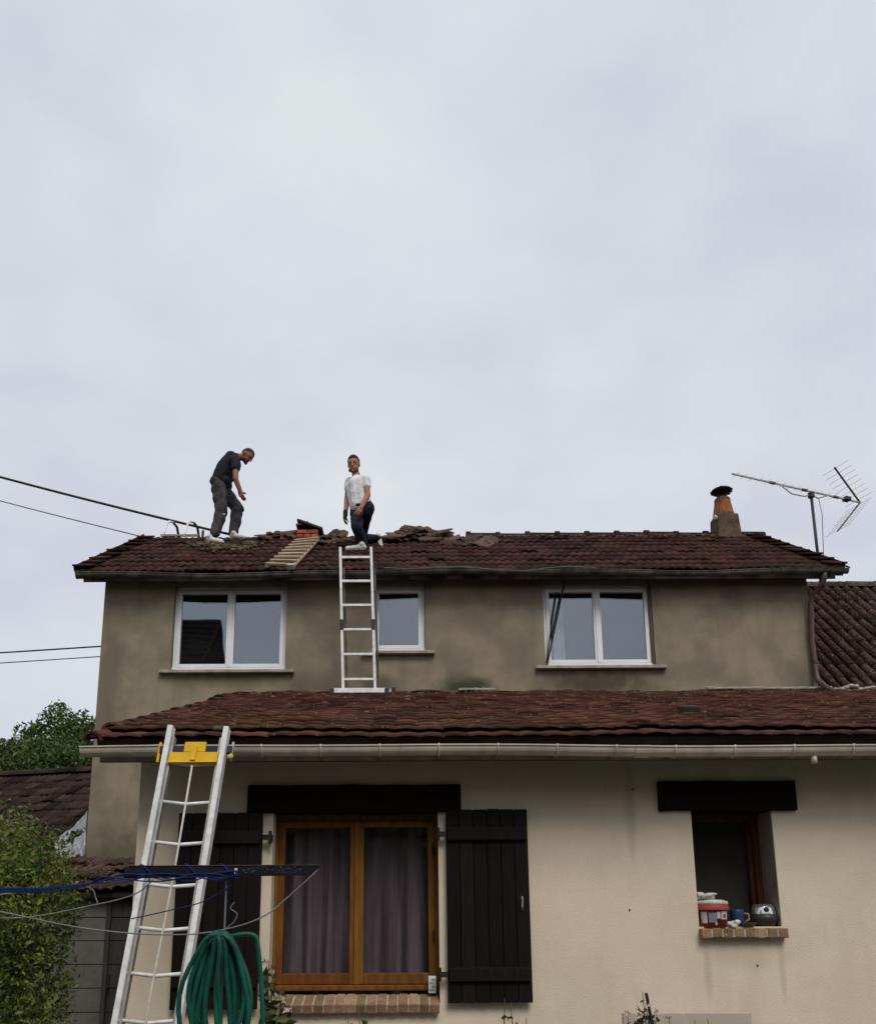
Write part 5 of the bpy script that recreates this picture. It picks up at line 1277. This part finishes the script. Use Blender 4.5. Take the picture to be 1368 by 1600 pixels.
sh.caps(shN + Vector((-.02, 0, 0)), shF + Vector((-.02, 0, 0)), .078, .078); sh.caps(P(560, 330, yc), neckb, .095, .068)
for a, b in ((shN, elN), (shF, elF)): sh.caps(a, a.lerp(b, .42), .078, .072)
sh.build('t_shirt', 'tee_dark', m1, remesh=.009, wrinkle=.008)
tr = MB()
for s in (-.08, .08): tr.caps(P(370, 690, yc) + lat * s, P(385, 640, yc) + lat * s, .118, .112)
for a, b, c in ((hipN, kneeN, ankN), (hipF, kneeF, ankF)):
    tr.caps(a, a.lerp(b, .5), .122, .112); tr.caps(a.lerp(b, .5), b, .112, .092); tr.caps(b, b.lerp(c, .45), .092, .092); tr.caps(b.lerp(c, .45), c + Vector((0, 0, .02)), .092, .074); tr.caps(c + Vector((0, 0, .05)), c + Vector((0, 0, .01)), .07, .07)
    tr.ell(b.lerp(c, .8) + Vector((.01, 0, 0)), ((1, 0, 0), (0, 1, 0), (0, 0, 1)), (.075, .075, .03), 12, 8)
trs = tr.build('trousers', 'work', m1, remesh=.010, wrinkle=.012)
for a, b, c in ((hipN, kneeN, ankN), (hipF, kneeF, ankF)):
    q = MB(); dd = (a.lerp(b, .55) - b).normalized(); fw = Vector((1, 0, 0)) - dd * dd.x; fw.normalize()
    q.ell(b + fw * .052, (fw, lat, dd), (.046, .070, .095), 14, 10); q.build('knee_patch', 'patch', trs, smooth=True)
q = MB(); q.ell(P(330, 800, yc) + lat * -.12, ((1, 0, 0), (0, 1, 0), (0, 0, 1)), (.05, .03, .09), 12, 8); q.build('pocket', 'patch', trs, smooth=True)
MB().obox(P(445, 1098, yc - .19), ((1, 0, 0), (0, 1, 0), (0, 0, 1)), (.018, .006, .008)).build('reflective_tab', 'label_w', trs)
shoe('shoe', shoe_n0, shoe_n1, nrm, m1, 'shoe'); shoe('shoe', shoe_f0, shoe_f1, nrm, m1, 'shoe')

# ---- the kneeling man in white shirt
def Q(cx, cy, Y): return at(510 + cx / 8.89, 690 + cy / 8.89, Y)
YK = 11.0
s20, s21 = onroof(570, 859, .03), onroof(540, 860, .03)
m2 = thing('person', onroof(562, 855), 'kneeling man in white t-shirt and dark jeans above the aluminium roof-top ladder', 'person')
f2 = Vector((-.66, -.75, 0)); l2_ = Vector((.75, -.66, 0))
cN, cF = YK - .11, YK + .12
pelv = Q(490, 935, YK + .03); chest2 = Q(420, 620, YK); neck2 = Q(412, 470, YK - .0); head2 = Q(378, 318, YK - .03)
shL, shR = Q(545, 525, cN), Q(318, 560, cF)
elL, wrL = Q(570, 740, cN - .03), Q(485, 915, cN - .10)
elR, wrR = Q(287, 800, cF), Q(262, 1000, cF - .06)
hpL, hpR = Q(540, 960, YK - .02), Q(430, 975, YK + .08)
# near leg forward with the foot on the roof, far leg kneeling with the shin trailing to the right
knF = Q(420, 1195, s20.y - .16); anF = s20 + Vector((-.02, 0, .10))
knK = onroof(563, 842, .09); anK = onroof(590, 842, .10)
body = MB()
f, l, u = add_head(body, head2, (-.16, -.94, -.30), (-.04, -.1, 1), 1.06)
body.caps(neck2, head2 - u * .06 - f * .02, .058, .055)
for s in (-.085, .085): body.caps(pelv + l2_ * s, chest2 + l2_ * s, .09, .082)
body.caps(shL, shR, .052, .052)
for a, b, c in ((shL, elL, wrL), (shR, elR, wrR)): body.caps(a, b, .052, .044); body.caps(b, c, .044, .03)
body.caps(hpR, knF, .08, .06); body.caps(knF, anF, .06, .042); body.caps(hpL, knK, .08, .06); body.caps(knK, anK, .06, .042)
add_hand(body, wrL, (-.45, -.25, -.85), (-.6, .7, -.1), 1.0, .5, 1)
add_hand(body, wrR, (-.12, -.1, -.98), (.9, -.2, .1), 1.0, .45, -1)
body.build('body', 'skin', m2, remesh=.009)
q = MB(); add_hand(q, wrR, (-.12, -.1, -.98), (.9, -.2, .1), 1.14, .45, -1); q.caps(wrR + Vector((0, 0, .03)), wrR + Vector((0, 0, -.02)), .036, .036); q.build('glove', 'glove', m2, remesh=.007)
hair_cap(head2 + u * .004, f, l, u, 'hair', 'hair', m2, 1.06, -.35, .50, 1.08); beard(head2, f, l, u, 'skin_stubble', m2, .96); eyes(head2, f, l, u, m2, 1.06)
sh = MB()
for s in (-.085, .085):
    sh.caps(Q(470, 880, YK) + l2_ * s * .8, Q(440, 740, YK) + l2_ * s * .9, .108, .104); sh.caps(Q(440, 740, YK) + l2_ * s * .9, Q(428, 610, YK) + l2_ * s, .104, .108)
sh.caps(Q(462, 890, YK) + f2 * .015, Q(425, 600, YK) + f2 * .02, .120, .112); sh.caps(shL, shR, .070, .066); sh.caps(Q(425, 560, YK), Q(425, 560, YK).lerp(neck2, .55), .085, .066)
for a, b in ((shL, elL), (shR, elR)): sh.caps(a, a.lerp(b, .40), .070, .066)
sh.build('t_shirt', 'tee_white', m2, remesh=.009, wrinkle=.007)
tr = MB()
for s in (-.08, .08): tr.caps(Q(500, 960, YK + .03) + l2_ * s, Q(480, 905, YK + .03) + l2_ * s, .118, .108)
tr.ell(Q(575, 940, YK + .06), ((1, 0, 0), (0, 1, 0), (0, 0, 1)), (.085, .11, .125), 14, 10)
for a, b, c in ((hpR, knF, anF), (hpL, knK, anK)):
    tr.caps(a, a.lerp(b, .5), .112, .098); tr.caps(a.lerp(b, .5), b, .098, .082); tr.caps(b, b.lerp(c, .45), .082, .076); tr.caps(b.lerp(c, .45), c, .076, .064)
tr.build('trousers', 'jeans', m2, remesh=.010, wrinkle=.012)
bl_ = MB(); bl_.caps(Q(420, 880, YK - .16), Q(450, 875, YK - .17), .02, .02, 8); bl_.build('belt_pouch', 'patch', m2, smooth=True)
shoe('shoe', s20, s21, nrm, m2, 'shoe')
kq = anK + Vector((.035, 0, .075)); shoe('shoe', kq, kq + Vector((.06, 0, -.26)), (-1, 0, -.2), m2, 'shoe')
